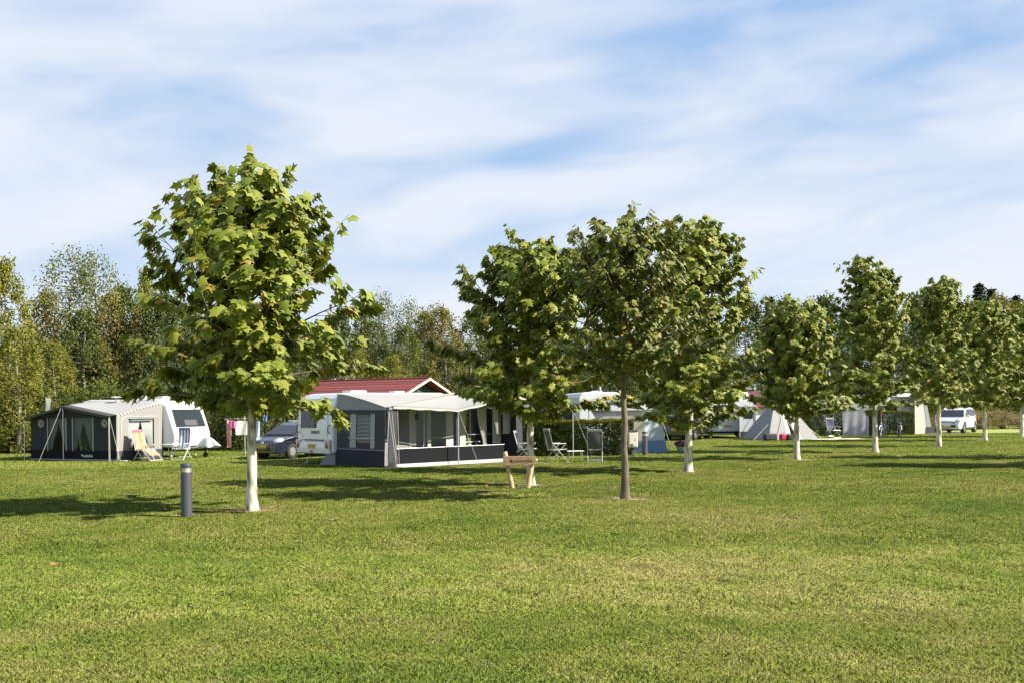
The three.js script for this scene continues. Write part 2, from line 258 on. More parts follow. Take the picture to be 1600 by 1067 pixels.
function broadTree({ seed, name = 'plane_tree', label, at, H, base, prof, n, size, girth = 0.085, kind = 'plane', shoots = 6, loose = 0, shift = [0, 0], group, density = 1 }) {
  const rnd = rngOf(seed), R = envelope(prof), t = thing(name, label, 'tree', [at[0], 0, at[1]], 0, group), g3 = () => (rnd() + rnd() + rnd()) / 1.5 - 1;
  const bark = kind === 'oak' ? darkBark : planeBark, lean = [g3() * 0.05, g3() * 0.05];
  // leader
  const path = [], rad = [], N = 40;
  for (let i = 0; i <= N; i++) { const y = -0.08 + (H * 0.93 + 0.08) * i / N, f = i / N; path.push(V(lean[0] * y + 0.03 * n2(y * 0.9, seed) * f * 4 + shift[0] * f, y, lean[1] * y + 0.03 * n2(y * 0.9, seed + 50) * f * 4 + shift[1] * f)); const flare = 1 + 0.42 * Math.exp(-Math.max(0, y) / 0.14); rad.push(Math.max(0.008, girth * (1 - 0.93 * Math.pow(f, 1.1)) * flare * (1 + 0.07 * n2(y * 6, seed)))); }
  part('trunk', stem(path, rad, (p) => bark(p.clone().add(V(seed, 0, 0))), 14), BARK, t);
  const limbs = [], L = new Leaves(kind === 'oak' ? OAK_LEAF : PLANE_LEAF, kind !== 'oak'), picks = [];
  const at_ = (y) => { const f = clamp(y / (H * 0.93)) * N, i = Math.min(N - 1, f | 0); return path[i].clone().lerp(path[i + 1], f - i); };
  const colorOf = () => {
    const r = rnd(); let c = kind === 'oak' ? mix3([0.098, 0.130, 0.014], [0.195, 0.220, 0.026], rnd()) : mix3([0.122, 0.172, 0.014], [0.275, 0.305, 0.030], rnd());
    if (r > 0.965) c = [0.36, 0.25, 0.035]; else if (r > 0.86) c = mix3(c, [0.27, 0.25, 0.03], 0.7); return c;
  };
  const leafAt = (p, out) => {
    const axis = V(out.x * 0.7 + g3() * 0.8, out.y * 0.2 - 0.55 + g3() * 0.6, out.z * 0.7 + g3() * 0.8).normalize(), mid = p.clone().sub(at_(p.y)).setY(0).normalize();
    const nrm = V(g3() * 0.8 + mid.x * 0.75, 0.42 + g3() * 0.7, g3() * 0.8 + mid.z * 0.75).normalize(); if (Math.abs(nrm.dot(axis)) > 0.93) nrm.x += 0.6;
    const s = size * (0.6 + 0.75 * rnd()), q = p.clone().addScaledVector(axis, 0.03 + rnd() * 0.05); picks.push([q, axis, nrm, s, colorOf(), 0.1 + 0.35 * rnd()]);
  };
  const twig = (p, dir, len, count) => {
    const pts = [p.clone()], q = p.clone(), d = dir.clone(), k = 4;
    for (let i = 0; i < k; i++) { d.add(V(g3() * 0.22, g3() * 0.18 + 0.06, g3() * 0.22)).normalize(); q.addScaledVector(d, len / k); pts.push(q.clone()); }
    limbs.push(stem(pts, [0.007, 0.006, 0.005, 0.004, 0.003], twigBark, 4));
    for (let i = 0; i < count; i++) { const f = 0.12 + 0.88 * Math.sqrt((i + rnd()) / count), s = f * k, j = Math.min(k - 1, s | 0); leafAt(pts[j].clone().lerp(pts[j + 1], s - j).add(V(g3() * 0.05, g3() * 0.05, g3() * 0.05)), d); }
  };
  for (let b = 0; b < n; b++) {
    const f = (b + 0.4 * rnd()) / n, y0 = lerp(base, H * 0.88, Math.pow(f, 0.92)), az = b * 2.39996 + rnd() * 0.5, p0 = at_(y0);
    const rise = lerp(0.42, 1.2, f) + g3() * 0.2, reach = (yy) => Math.max(0.18, R(yy));
    let len = reach(y0 + 0.3); for (let i = 0; i < 4; i++) len = 0.5 * len + 0.5 * Math.max(0.14, R(Math.min(H, y0 + rise * len * 0.9))); len = Math.min(len * (0.72 + 0.40 * rnd()), (H * 1.0 - y0) / rise);
    const pts = [p0], d = V(Math.cos(az), rise, Math.sin(az)).normalize(), q = p0.clone(), K = 7, full = len * Math.sqrt(1 + rise * rise) * 0.92;
    for (let i = 0; i < K; i++) { d.add(V(g3() * 0.12, (f < 0.3 ? -0.05 : 0.05) + g3() * 0.08, g3() * 0.12)).normalize(); q.addScaledVector(d, full / K); pts.push(q.clone()); }
    const r0 = girth * lerp(0.30, 0.16, f); limbs.push(stem(pts, pts.map((_, i) => lerp(r0, 0.006, i / K)), twigBark, 6));
    const S = Math.max(3, Math.round(shoots * (0.6 + full * 0.4)));
    for (let k = 0; k < S; k++) {
      const s = lerp(0.12, 1, (k + rnd() * 0.8) / S) * K, j = Math.min(K - 1, s | 0), p = pts[j].clone().lerp(pts[j + 1], s - j), a2 = rnd() * 6.283, o = V(p.x - p0.x, 0, p.z - p0.z).normalize();
      const dir = V(o.x + Math.cos(a2) * 0.9, 0.25 + g3() * 0.6, o.z + Math.sin(a2) * 0.9).normalize(), l = Math.min(full * 0.55, 0.28 + 0.38 * rnd());
      twig(p, dir, l, Math.round((kind === 'oak' ? 26 : 14) * density * (0.7 + 0.6 * rnd())));
    }
    twig(q, d, 0.3 + 0.25 * rnd(), Math.round((kind === 'oak' ? 22 : 12) * density));
  }
  for (let k = 0; k < n * 1.5; k++) { const y = lerp(base - 0.05, H * 0.8, Math.pow(k / (n * 1.5), 1.25)), a = k * 2.4, p = at_(y); twig(p, V(Math.cos(a), 0.25 + g3() * 0.4, Math.sin(a)).normalize(), Math.min(0.75, 0.35 + R(y) * 0.25), Math.round((kind === 'oak' ? 18 : 9) * density)); }
  // leader tip and loose long shoots that stand out of the outline
  for (let k = 0; k < 4; k++) twig(at_(H * (0.80 + 0.04 * k)), V(g3() * 0.8, 1, g3() * 0.8).normalize(), 0.5, kind === 'oak' ? 16 : 8);
  twig(at_(H * 0.92), V(g3() * 0.1, 1, g3() * 0.1).normalize(), H * 0.07, 9);
  for (let k = 0; k < loose; k++) { const y = lerp(H * 0.62, H * 0.86, rnd()), a = rnd() * 6.283, r = R(y) * (0.45 + 0.4 * rnd()), p = at_(y).add(V(Math.cos(a) * r, 0, Math.sin(a) * r)); twig(p, V(Math.cos(a) * 0.2, 1, Math.sin(a) * 0.2).normalize(), 0.55 + 0.55 * rnd(), kind === 'oak' ? 20 : 10); }
  for (let k = 0; k < loose; k++) { const y = lerp(base + 0.6, H * 0.9, rnd()), a = rnd() * 6.283, r = R(y) * 0.8, p = at_(y).add(V(Math.cos(a) * r, 0.1, Math.sin(a) * r)); twig(p, V(Math.cos(a) * 0.7, 0.9, Math.sin(a) * 0.7).normalize(), 0.6 + 0.5 * rnd(), 8); }
  part('branches', limbs, BARK, t);
  return { t, L, picks, rnd };
}
function finishTree({ t, L, picks }, single = 0) {
  let rest = picks;
  if (single) {                                          // the leaves that show largest are leaves of their own
    const c = V(t.position.x, 0, t.position.z), toCam = V(0, 1.95, 0).sub(c).setY(0).normalize();
    const mid = picks.reduce((s, p) => s.add(p[0]), V(0, 0, 0)).multiplyScalar(1 / picks.length);
    const ranked = picks.map((p) => [p[0].clone().sub(mid).setY(0).dot(toCam) + 1.3 * Math.abs(p[2].dot(toCam)) + 0.45 * p[0].clone().sub(mid).length() + p[3] * 6, p]).sort((a, b) => b[0] - a[0]);
    const chosen = ranked.slice(0, single).map((r) => r[1]); rest = ranked.slice(single).map((r) => r[1]);
    for (const p of rest) L.add(...p);
    const crown = part('crown', L.build(), LEAFM, t); crown.userData = { kind: 'stuff' };
    for (const [q, axis, nrm, s, colr, curl] of chosen) {
      const key = `${Math.min(7, colr[0] * 20 | 0)}_${curl > 0.27 ? 1 : 0}`, gKey = LEAFGEO[key] ??= leafGeo(PLANE_LEAF, colr, curl > 0.27 ? 0.36 : 0.18);
      const m = new THREE.Mesh(gKey, LEAFM); m.name = 'leaf'; m.castShadow = m.receiveShadow = true;
      const y = axis.clone().normalize(), x = y.clone().cross(nrm).normalize(), z = x.clone().cross(y).normalize(); m.quaternion.setFromRotationMatrix(new THREE.Matrix4().makeBasis(x, y, z)); m.position.copy(q); m.scale.setScalar(s); crown.add(m);
    }
  } else { for (const p of rest) L.add(...p); part('crown', L.build(), LEAFM, t).userData = { kind: 'stuff' }; }
  return t;
}
const LEAFGEO = {};
const rowGroup = 'young plane trees along the lawn';
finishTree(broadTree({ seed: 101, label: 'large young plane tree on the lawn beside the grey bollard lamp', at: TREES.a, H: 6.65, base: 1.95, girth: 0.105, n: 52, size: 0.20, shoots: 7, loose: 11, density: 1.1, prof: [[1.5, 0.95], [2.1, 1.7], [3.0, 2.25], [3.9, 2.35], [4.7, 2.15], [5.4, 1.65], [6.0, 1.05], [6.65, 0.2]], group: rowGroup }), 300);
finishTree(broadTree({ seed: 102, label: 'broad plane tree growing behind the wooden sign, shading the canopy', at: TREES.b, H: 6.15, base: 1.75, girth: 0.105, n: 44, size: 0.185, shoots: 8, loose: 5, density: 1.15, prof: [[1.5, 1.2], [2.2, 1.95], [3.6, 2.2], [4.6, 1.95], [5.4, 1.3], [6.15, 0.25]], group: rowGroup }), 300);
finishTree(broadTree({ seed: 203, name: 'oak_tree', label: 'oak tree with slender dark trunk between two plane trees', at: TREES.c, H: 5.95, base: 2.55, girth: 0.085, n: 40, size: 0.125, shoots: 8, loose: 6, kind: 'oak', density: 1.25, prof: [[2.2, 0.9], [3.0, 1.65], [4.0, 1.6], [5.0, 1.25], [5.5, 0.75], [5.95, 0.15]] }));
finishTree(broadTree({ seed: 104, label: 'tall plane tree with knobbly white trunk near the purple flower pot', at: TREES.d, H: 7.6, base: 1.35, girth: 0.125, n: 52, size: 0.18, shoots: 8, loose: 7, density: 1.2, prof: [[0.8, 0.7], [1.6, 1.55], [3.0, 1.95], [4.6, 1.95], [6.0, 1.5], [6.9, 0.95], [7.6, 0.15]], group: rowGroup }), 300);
const rowTrees = [
  ['e', 105, 5.5, 1.55, 'low plane tree in front of the small white tent', [[1.2, 0.9], [1.9, 1.65], [3.0, 1.85], [4.2, 1.65], [5.0, 1.0], [5.5, 0.2]]],
  ['f', 106, 8.05, 1.75, 'tall plane tree between the grey windbreak cloth and the bicycles', [[1.4, 1.0], [2.2, 1.8], [4.0, 2.0], [5.6, 1.5], [6.8, 0.95], [7.6, 0.5], [8.05, 0.1]]],
  ['g', 107, 7.75, 1.8, 'plane tree whose trunk stands before the grille of the white car', [[1.4, 1.0], [2.2, 1.6], [4.0, 1.85], [5.6, 1.5], [6.8, 0.9], [7.7, 0.1]]],
  ['h', 108, 7.3, 1.8, 'plane tree standing just past the tail of the white car', [[1.4, 1.0], [2.4, 1.7], [4.0, 1.9], [5.6, 1.5], [6.6, 0.9], [7.3, 0.1]]],
  ['i', 109, 7.7, 1.8, 'plane tree cut off by the far right end of the picture', [[1.4, 1.0], [2.4, 1.7], [4.0, 1.9], [5.6, 1.5], [6.8, 0.9], [7.7, 0.1]]],
  ['j', 110, 7.4, 1.8, 'plane tree casting the upper shadow on the lawn from outside the picture', [[1.4, 1.0], [2.4, 1.6], [4.0, 1.7], [5.6, 1.4], [6.6, 0.9], [7.4, 0.1]]],
  ['k', 111, 7.6, 1.8, 'plane tree casting the lower shadow on the lawn from outside the picture', [[1.4, 1.0], [2.4, 1.6], [4.0, 1.7], [5.6, 1.4], [6.6, 0.9], [7.6, 0.1]]],
];
for (const [k, seed, H, base, label, prof] of rowTrees) finishTree(broadTree({ seed, label, at: TREES[k], H, base, girth: 0.115, n: 44, size: 0.18, shoots: 8, loose: 7, density: 1.15, prof, group: rowGroup }));

// ---------- the wood behind the camp ----------
function farTree({ seed, H, R, clear = 0.12, leaves = 9000, size = 0.13, tint = 0, spiky = 0.5, clumps = 70, thin = 0 }) {
  const rnd = rngOf(seed), g3 = () => (rnd() + rnd() + rnd()) / 1.5 - 1, L = new Leaves(SMALL_LEAF, false), limbs = [], o = new THREE.Group();
  const pal = [[[0.15, 0.17, 0.024], [0.26, 0.25, 0.042]], [[0.085, 0.118, 0.022], [0.150, 0.172, 0.034]], [[0.185, 0.158, 0.042], [0.225, 0.212, 0.050]], [[0.060, 0.092, 0.024], [0.110, 0.135, 0.038]], [[0.13, 0.165, 0.055], [0.19, 0.205, 0.068]]][tint];
  const path = [], rad = []; for (let i = 0; i <= 12; i++) { const f = i / 12; path.push(V(0.25 * n2(f * 2, seed) * f, -0.1 + f * H * 0.95, 0.25 * n2(f * 2, seed + 9) * f)); rad.push(Math.max(0.012, (0.035 + 0.012 * H) * (1 - 0.95 * f))); }
  part('trunk', stem(path, rad, (p) => mix3([0.16, 0.14, 0.11], [0.34, 0.32, 0.28], smooth(0, 0.5, n3(p.x * 5, p.y * 3, p.z * 5 + seed))), 7), BARK, o);
  const per = Math.round(leaves / clumps);
  for (let k = 0; k < clumps; k++) {
    const f = Math.pow((k + rnd()) / clumps, 0.85), y = H * lerp(clear, 0.98, f), env = R * Math.pow(Math.sin(Math.PI * clamp(0.10 + 0.84 * f)), 0.75) * (1 - spiky * f * 0.75), az = k * 2.4 + rnd(), r = env * Math.sqrt(0.25 + 0.75 * rnd());
    const i = Math.min(11, f * 0.9 * 12 | 0), p0 = path[i], c = V(p0.x + Math.cos(az) * r, y, p0.z + Math.sin(az) * r), cr = (0.32 + 0.16 * R) * (0.6 + 0.7 * rnd()) * (1 - 0.5 * f * spiky);
    limbs.push(stem([p0.clone().setY(Math.min(y - r * 0.25, H * 0.93)), p0.clone().lerp(c, 0.5).setY(y - r * 0.2), c], [0.03, 0.02, 0.006], twigBark, 4));
    const base = mix3(pal[0], pal[1], rnd()), m = Math.round(per * (0.6 + 0.8 * rnd()) * (thin && f > 0.7 ? 1 - thin : 1));
    for (let j = 0; j < m; j++) {
      const p = c.clone().add(V(g3() * cr * 1.15, g3() * cr * 1.5, g3() * cr * 1.15)), v = 0.7 + 0.6 * rnd();
      L.add(p, V(g3(), -0.5 + g3() * 0.8, g3()), V(g3(), 0.5 + g3(), g3()), size * (0.6 + 0.8 * rnd()), [base[0] * v, base[1] * v, base[2] * v], 0.1);
    }
  }
  part('branches', limbs, BARK, o); part('crown', L.build(), FARLEAF, o).userData = { kind: 'stuff' };
  return o;
}
function conifer(seed, H, R) {
  const rnd = rngOf(seed), g3 = () => (rnd() + rnd() + rnd()) / 1.5 - 1, L = new Leaves(SMALL_LEAF, false), o = new THREE.Group(), limbs = [];
  part('trunk', stem([V(0, -0.1, 0), V(0, H * 0.5, 0), V(0, H, 0)], [0.2, 0.12, 0.02], darkBark, 7), BARK, o);
  for (let k = 0; k < 130; k++) {
    const f = Math.pow((k + rnd()) / 130, 0.9), y = H * lerp(0.18, 0.985, f), r = R * (1 - f * 0.93) * (0.7 + 0.4 * rnd()), az = k * 2.4, e = V(Math.cos(az) * r, y - r * 0.12, Math.sin(az) * r);
    limbs.push(stem([V(0, y, 0), e], [0.025, 0.006], twigBark, 4));
    for (let j = 0; j < 55; j++) { const s = Math.pow(rnd(), 0.6), v = 0.7 + 0.6 * rnd(), p = V(e.x * s, y - r * 0.12 * s, e.z * s).add(V(g3() * 0.22, g3() * 0.16, g3() * 0.22)); L.add(p, V(g3() + Math.cos(az), -0.3 + g3(), g3() + Math.sin(az)), V(g3(), 1, g3()), 0.17 * (0.6 + 0.8 * rnd()), [0.032 * v, 0.058 * v, 0.024 * v], 0.1); }
  }
  part('branches', limbs, BARK, o); part('crown', L.build(), FARLEAF, o).userData = { kind: 'stuff' }; return o;
}
function bush(seed, H, R, tint, leaves = 5200, size = 0.11) {
  const rnd = rngOf(seed), g3 = () => (rnd() + rnd() + rnd()) / 1.5 - 1, L = new Leaves(SMALL_LEAF, false), o = new THREE.Group(), limbs = [];
  const pal = [[[0.085, 0.12, 0.02], [0.15, 0.175, 0.028]], [[0.055, 0.085, 0.017], [0.10, 0.13, 0.026]], [[0.165, 0.180, 0.030], [0.250, 0.235, 0.045]], [[0.26, 0.205, 0.09], [0.36, 0.29, 0.13]]][tint];
  for (let k = 0; k < 46; k++) {
    const az = k * 2.4 + rnd(), u = rnd(), y = H * (0.05 + 0.9 * (k + rnd()) / 46), r = R * Math.sqrt(clamp(1 - Math.pow(y / H, 2.2))) * Math.sqrt(0.2 + 0.8 * u), c = V(Math.cos(az) * r, y, Math.sin(az) * r), cr = 0.24 * R * (0.7 + 0.6 * rnd()) + 0.12;
    limbs.push(stem([V(g3() * 0.2, -0.05, g3() * 0.2), V(c.x * 0.4, y * 0.55, c.z * 0.4), c], [0.03, 0.02, 0.005], twigBark, 4));
    const base = mix3(pal[0], pal[1], rnd());
    for (let j = 0; j < leaves / 46; j++) { const v = 0.7 + 0.6 * rnd(), p = c.clone().add(V(g3() * cr * 1.2, g3() * cr * 1.1, g3() * cr * 1.2)); p.y = Math.max(0.02, p.y); L.add(p, V(g3(), g3(), g3()), V(g3(), 0.5 + g3(), g3()), size * (0.6 + 0.8 * rnd()), [base[0] * v, base[1] * v, base[2] * v], 0.1); }
  }
  part('stems', limbs, BARK, o); part('crown', L.build(), FARLEAF, o).userData = { kind: 'stuff' }; return o;
}
const proto = {
  birch: farTree({ seed: 301, H: 10, R: 2.1, tint: 0, spiky: 0.75, leaves: 9000, size: 0.13 }),
  airy: farTree({ seed: 302, H: 10, R: 2.5, tint: 4, spiky: 0.35, leaves: 7500, size: 0.12, thin: 0.35, clumps: 80 }),
  green: farTree({ seed: 303, H: 10, R: 2.4, tint: 1, spiky: 0.5, leaves: 10000, size: 0.14 }),
  rusty: farTree({ seed: 304, H: 10, R: 2.2, tint: 2, spiky: 0.6, leaves: 8500, size: 0.13 }),
  deep: farTree({ seed: 305, H: 10, R: 2.7, tint: 3, spiky: 0.4, leaves: 11000, size: 0.17, clear: 0.06 }),
  golden: farTree({ seed: 306, H: 10, R: 2.3, tint: 0, spiky: 0.5, leaves: 10000, size: 0.14, clear: 0.03 }),
  pine: conifer(307, 10, 2.2),
  shrub: bush(311, 3, 1.9, 0), darkshrub: bush(312, 3, 2.0, 1), brightshrub: bush(313, 3, 1.9, 2), drygrass: bush(314, 3, 1.9, 3, 4200, 0.10),
};
let turnSeed = 0;
function plant(kind, x, d, H, wide, name, label, category, group) {
  const o = proto[kind].clone(), n0 = /shrub|dry/.test(kind) ? 3 : 10, s = H / n0; turnSeed += 1.7;
  o.name = numbered(name); o.position.set(x, 0, -d); o.scale.set(s * wide, s, s * wide); o.rotation.y = turnSeed; o.userData = { label, category, group }; scene.add(o);
}
const xAt = (px, d) => (px - 800) / 1600 * d;
const zoneL = 'trees of the wood behind the dark fronted awning', zoneM = 'trees behind the red roofed house', zoneC = 'trees behind the middle of the plane tree row', zoneR = 'distant trees behind the white car', zoneS = 'shrubs along the foot of the wood';
const kindWord = { birch: 'yellowish birch', airy: 'airy pale green birch', green: 'green broadleaf tree', rusty: 'rusty brown tinged tree', deep: 'deep green broadleaf tree', golden: 'bushy golden green tree', pine: 'dark pine' };
for (const [zone, where, list] of [
  [zoneL, 'in the wood behind the dark fronted awning', [['birch', -70, 54, 9.6, 1], ['birch', 12, 53, 10, 0.9], ['golden', 28, 50, 6.2, 1.35], ['golden', -50, 50, 6.6, 1.4], ['rusty', 70, 57, 8.8, 1], ['airy', 112, 58, 11.3, 1], ['golden', 85, 52, 5.6, 1.2], ['airy', 150, 58, 11.0, 0.9], ['rusty', 172, 56, 8.6, 1], ['green', 132, 55, 7.6, 1], ['green', 200, 57, 9.0, 0.9], ['rusty', 222, 56, 8.0, 1], ['birch', 232, 59, 10.2, 0.7], ['deep', 262, 56, 8.4, 1], ['rusty', 300, 58, 8.0, 1], ['deep', 345, 57, 7.8, 1.1], ['green', 395, 58, 7.8, 1.1], ['deep', 440, 58, 7.2, 1.1]]],
  [zoneM, 'in the wood behind the red roofed house', [['green', 485, 64, 7.0, 1], ['deep', 528, 66, 8.0, 1], ['birch', 566, 70, 9.0, 0.8], ['airy', 600, 70, 10.0, 0.85], ['green', 585, 65, 7.6, 1], ['golden', 560, 63, 5.6, 1.1], ['airy', 640, 70, 9.4, 0.85], ['rusty', 664, 68, 8.4, 1.1], ['green', 635, 64, 7.2, 1], ['golden', 615, 62, 5.2, 1.1], ['rusty', 695, 67, 8.6, 1.1], ['airy', 680, 72, 9.2, 1]]],
  [zoneC, 'in the wood behind the middle plane trees', [['green', 735, 68, 8.2, 1.1], ['deep', 780, 69, 7.6, 1.1], ['green', 830, 70, 7.4, 1.1], ['deep', 885, 72, 7.2, 1.2], ['deep', 940, 73, 7.4, 1.2], ['green', 1000, 74, 7.6, 1.2], ['deep', 1060, 76, 7.8, 1.2], ['green', 1120, 78, 8.2, 1.2]]],
  [zoneR, 'in the far wood beyond the white car', [['deep', 1165, 86, 11.0, 1.1], ['pine', 1205, 92, 11.8, 1.0], ['green', 1228, 90, 11.2, 1.1], ['rusty', 1262, 88, 10.9, 1.1], ['deep', 1290, 90, 11.4, 1.1], ['green', 1340, 92, 11.2, 1.1], ['deep', 1385, 92, 11.2, 1.1], ['green', 1430, 94, 11.4, 1.1], ['deep', 1475, 95, 11.6, 1.1], ['pine', 1533, 99, 13.6, 1.1], ['pine', 1552, 100, 13.2, 1.0], ['deep', 1512, 96, 11.2, 1.1], ['rusty', 1570, 98, 12.2, 1.1], ['pine', 1590, 101, 12.6, 1.1], ['rusty', 1612, 98, 12.2, 1.1], ['deep', 1650, 98, 11.6, 1.1], ['green', 1700, 98, 11, 1.1]]],
]) for (const [kind, px, d, H, wide] of list) plant(kind, xAt(px, d), d, H, wide, kind === 'pine' ? 'pine_tree' : 'woodland_tree', `${kindWord[kind]} ${where}`, 'tree', `${zone}: ${kindWord[kind]}`);
{
  const rnd = rngOf(900);
  const shrubWord = { shrub: 'green shrub', darkshrub: 'dark green shrub', brightshrub: 'bright yellow green shrub', drygrass: 'clump of tall dry brown grass' };
  const put = (kind, px, d, H, wide, where) => plant(kind, xAt(px, d), d, H, wide, kind === 'drygrass' ? 'dry_grass_clump' : 'shrub', `${shrubWord[kind]} ${where}`, kind === 'drygrass' ? 'dry grass' : 'shrub', `${zoneS}: ${shrubWord[kind]} ${where}`);
  for (let px = -60; px < 480; px += 42) put(rnd() < 0.62 ? 'darkshrub' : 'shrub', px + rnd() * 16, 50.5 + rnd() * 2.5, 2.5 + rnd() * 1.2, 0.85, 'at the foot of the wood behind the left caravan');
  for (let px = 480; px < 1220; px += 62) put(rnd() < 0.75 ? 'darkshrub' : 'shrub', px + rnd() * 16, 66 + (px - 480) * 0.018 + rnd() * 2, 3.0 + rnd() * 1.4, 1.0, 'at the foot of the wood behind the middle camp');
  for (let px = -90; px < 480; px += 48) put('darkshrub', px + rnd() * 16, 63 + rnd() * 3, 5.6 + rnd() * 1.2, 0.75, 'deep inside the wood behind the left caravan');
  for (let px = 500; px < 1160; px += 66) put('darkshrub', px + rnd() * 16, 80 + rnd() * 3, 6.2 + rnd() * 1.0, 0.85, 'deep inside the wood behind the middle camp');
  for (let px = 1220; px < 1500; px += 60) put('darkshrub', px + rnd() * 16, 83 + rnd() * 2, 3.4 + rnd() * 1.2, 1.2, 'at the foot of the far wood');
  for (let px = 1500; px < 1680; px += 32) { put('brightshrub', px + rnd() * 10, 88 + rnd() * 3, 4.2 + rnd() * 1.2, 0.8, 'in the field beyond the last plane trees'); put('drygrass', px + rnd() * 14, 76 + rnd() * 2, 1.25 + rnd() * 0.3, 2.0, 'in the field beyond the last plane trees'); }
  for (let px = 1425; px < 1470; px += 22) put('shrub', px, 74, 2.8, 0.8, 'between the pale awning and the white car');
  put('drygrass', 1440, 73, 1.3, 1.4, 'in the field beyond the last plane trees');
}
// ---------- materials of the camp ----------
const M = {
  shell: phys([0.66, 0.68, 0.70], 0.32, { clearcoat: 0.3, clearcoatRoughness: 0.2 }), roofWhite: std([0.58, 0.58, 0.57], 0.5), glassDark: phys([0.02, 0.025, 0.028], 0.06, { specularIntensity: 1 }), rubber: std([0.025, 0.025, 0.027], 0.85),
  canvas: phys([0.345, 0.345, 0.34], 0.95, { transmission: 0.2, thickness: 0, specularIntensity: 0.2 }), canvasGrey: phys([0.27, 0.28, 0.295], 0.95, { transmission: 0.1, thickness: 0, specularIntensity: 0.2 }), beige: phys([0.275, 0.27, 0.265], 0.95, { transmission: 0.12, thickness: 0, specularIntensity: 0.2 }),
  charcoal: phys([0.058, 0.061, 0.069], 0.95, { specularIntensity: 0.15 }), navy: phys([0.034, 0.038, 0.046], 0.95, { specularIntensity: 0.15 }), black: phys([0.014, 0.015, 0.018], 0.95, { specularIntensity: 0.12 }), cream: phys([0.60, 0.59, 0.52], 0.95, { transmission: 0.15, thickness: 0, specularIntensity: 0.2 }), curtain: phys([0.58, 0.57, 0.54], 0.95, { transmission: 0.25, thickness: 0, specularIntensity: 0.2 }),
  greyCurtain: phys([0.16, 0.17, 0.18], 0.95, { transmission: 0.2, thickness: 0, specularIntensity: 0.2 }), film: phys([0.92, 0.94, 0.95], 0.05, { transmission: 1, thickness: 0, specularIntensity: 0.1 }), pole: std([0.62, 0.63, 0.65], 0.35, { metalness: 0.7 }), rope: std([0.55, 0.53, 0.48], 0.9), white: std([0.62, 0.62, 0.61], 0.55), steel: std([0.45, 0.46, 0.47], 0.4, { metalness: 0.8 }),
  plate: std([0.62, 0.40, 0.03], 0.55), plateMark: std([0.10, 0.07, 0.02], 0.6), red: phys([0.42, 0.025, 0.02], 0.2), orange: phys([0.6, 0.2, 0.03], 0.2), lens: phys([0.40, 0.42, 0.44], 0.12, { clearcoat: 1 }), ink: std([0.06, 0.062, 0.07], 0.7), navyTrim: std([0.05, 0.07, 0.13], 0.5), wood: std([0.40, 0.28, 0.16], 0.8), ground: std([0.42, 0.42, 0.41], 0.9), redInk: std([0.35, 0.03, 0.05], 0.6),
  blue: std([0.14, 0.22, 0.38], 0.9), paleBlue: phys([0.47, 0.53, 0.61], 0.95, { transmission: 0.15, thickness: 0, specularIntensity: 0.2 }), tyre: std([0.022, 0.022, 0.023], 0.9), alloy: std([0.55, 0.56, 0.58], 0.35, { metalness: 0.8 }),
};
// a curtain of hanging folds between two top points
const drape = (x0, x1, y1, y0, z, folds, amp = 0.03, pinch = 0) => sheet((u, v) => { const s = pinch ? lerp(u, pinch < 0 ? u * 0.35 : 1 - (1 - u) * 0.35, Math.pow(v, 0.8) * (v < 0.72 ? v / 0.72 : 1)) : u; return [lerp(x0, x1, s), lerp(y1, y0, v), z + amp * Math.sin(u * folds * 6.283) * (0.4 + 0.6 * v)]; }, folds * 6, 8, 0.004);
const dishTyre = (r, w) => { const p = []; for (const [a, b] of [[r * 0.62, -w / 2], [r * 0.93, -w / 2], [r, -w * 0.32], [r, w * 0.32], [r * 0.93, w / 2], [r * 0.62, w / 2]]) p.push(new THREE.Vector2(a, b)); return new THREE.LatheGeometry(p, 28).rotateX(Math.PI / 2); };
function wheel(parent, r, w, x, z, face, spokes = 5) {
  const t = part('wheel', dishTyre(r, w), M.tyre, parent); t.position.set(x, r, z);
  const g = [new THREE.CylinderGeometry(r * 0.64, r * 0.64, w * 0.5, 28, 1, true).rotateX(Math.PI / 2), new THREE.CylinderGeometry(r * 0.16, r * 0.16, 0.05, 14).rotateX(Math.PI / 2).translate(0, 0, face * w * 0.36)];
  for (let k = 0; k < spokes; k++) { const a = k / spokes * 6.283; g.push(box(r * 0.6, r * 0.19, 0.03, r * 0.34, 0, face * w * 0.34).rotateZ(a)); }
  g.push(new THREE.CylinderGeometry(r * 0.62, r * 0.62, 0.01, 24).rotateX(Math.PI / 2).translate(0, 0, face * w * 0.1)); part('rim', g, M.alloy, t);
}
function plateOn(parent, w, h, x, y, z, ry, rz = 0) {
  const p = part('number_plate', rbox(w, h, 0.015, 0.006), M.plate, parent); p.position.set(x, y, z); p.rotation.set(0, ry, 0); p.rotateX(-rz);
  const g = []; for (let k = 0; k < 8; k++) if (k !== 2 && k !== 5) g.push(box(w * 0.055, h * 0.55, 0.004, (k - 3.5) * w * 0.105, 0, 0.009)); part('plate_characters', g, M.plateMark, p);
}
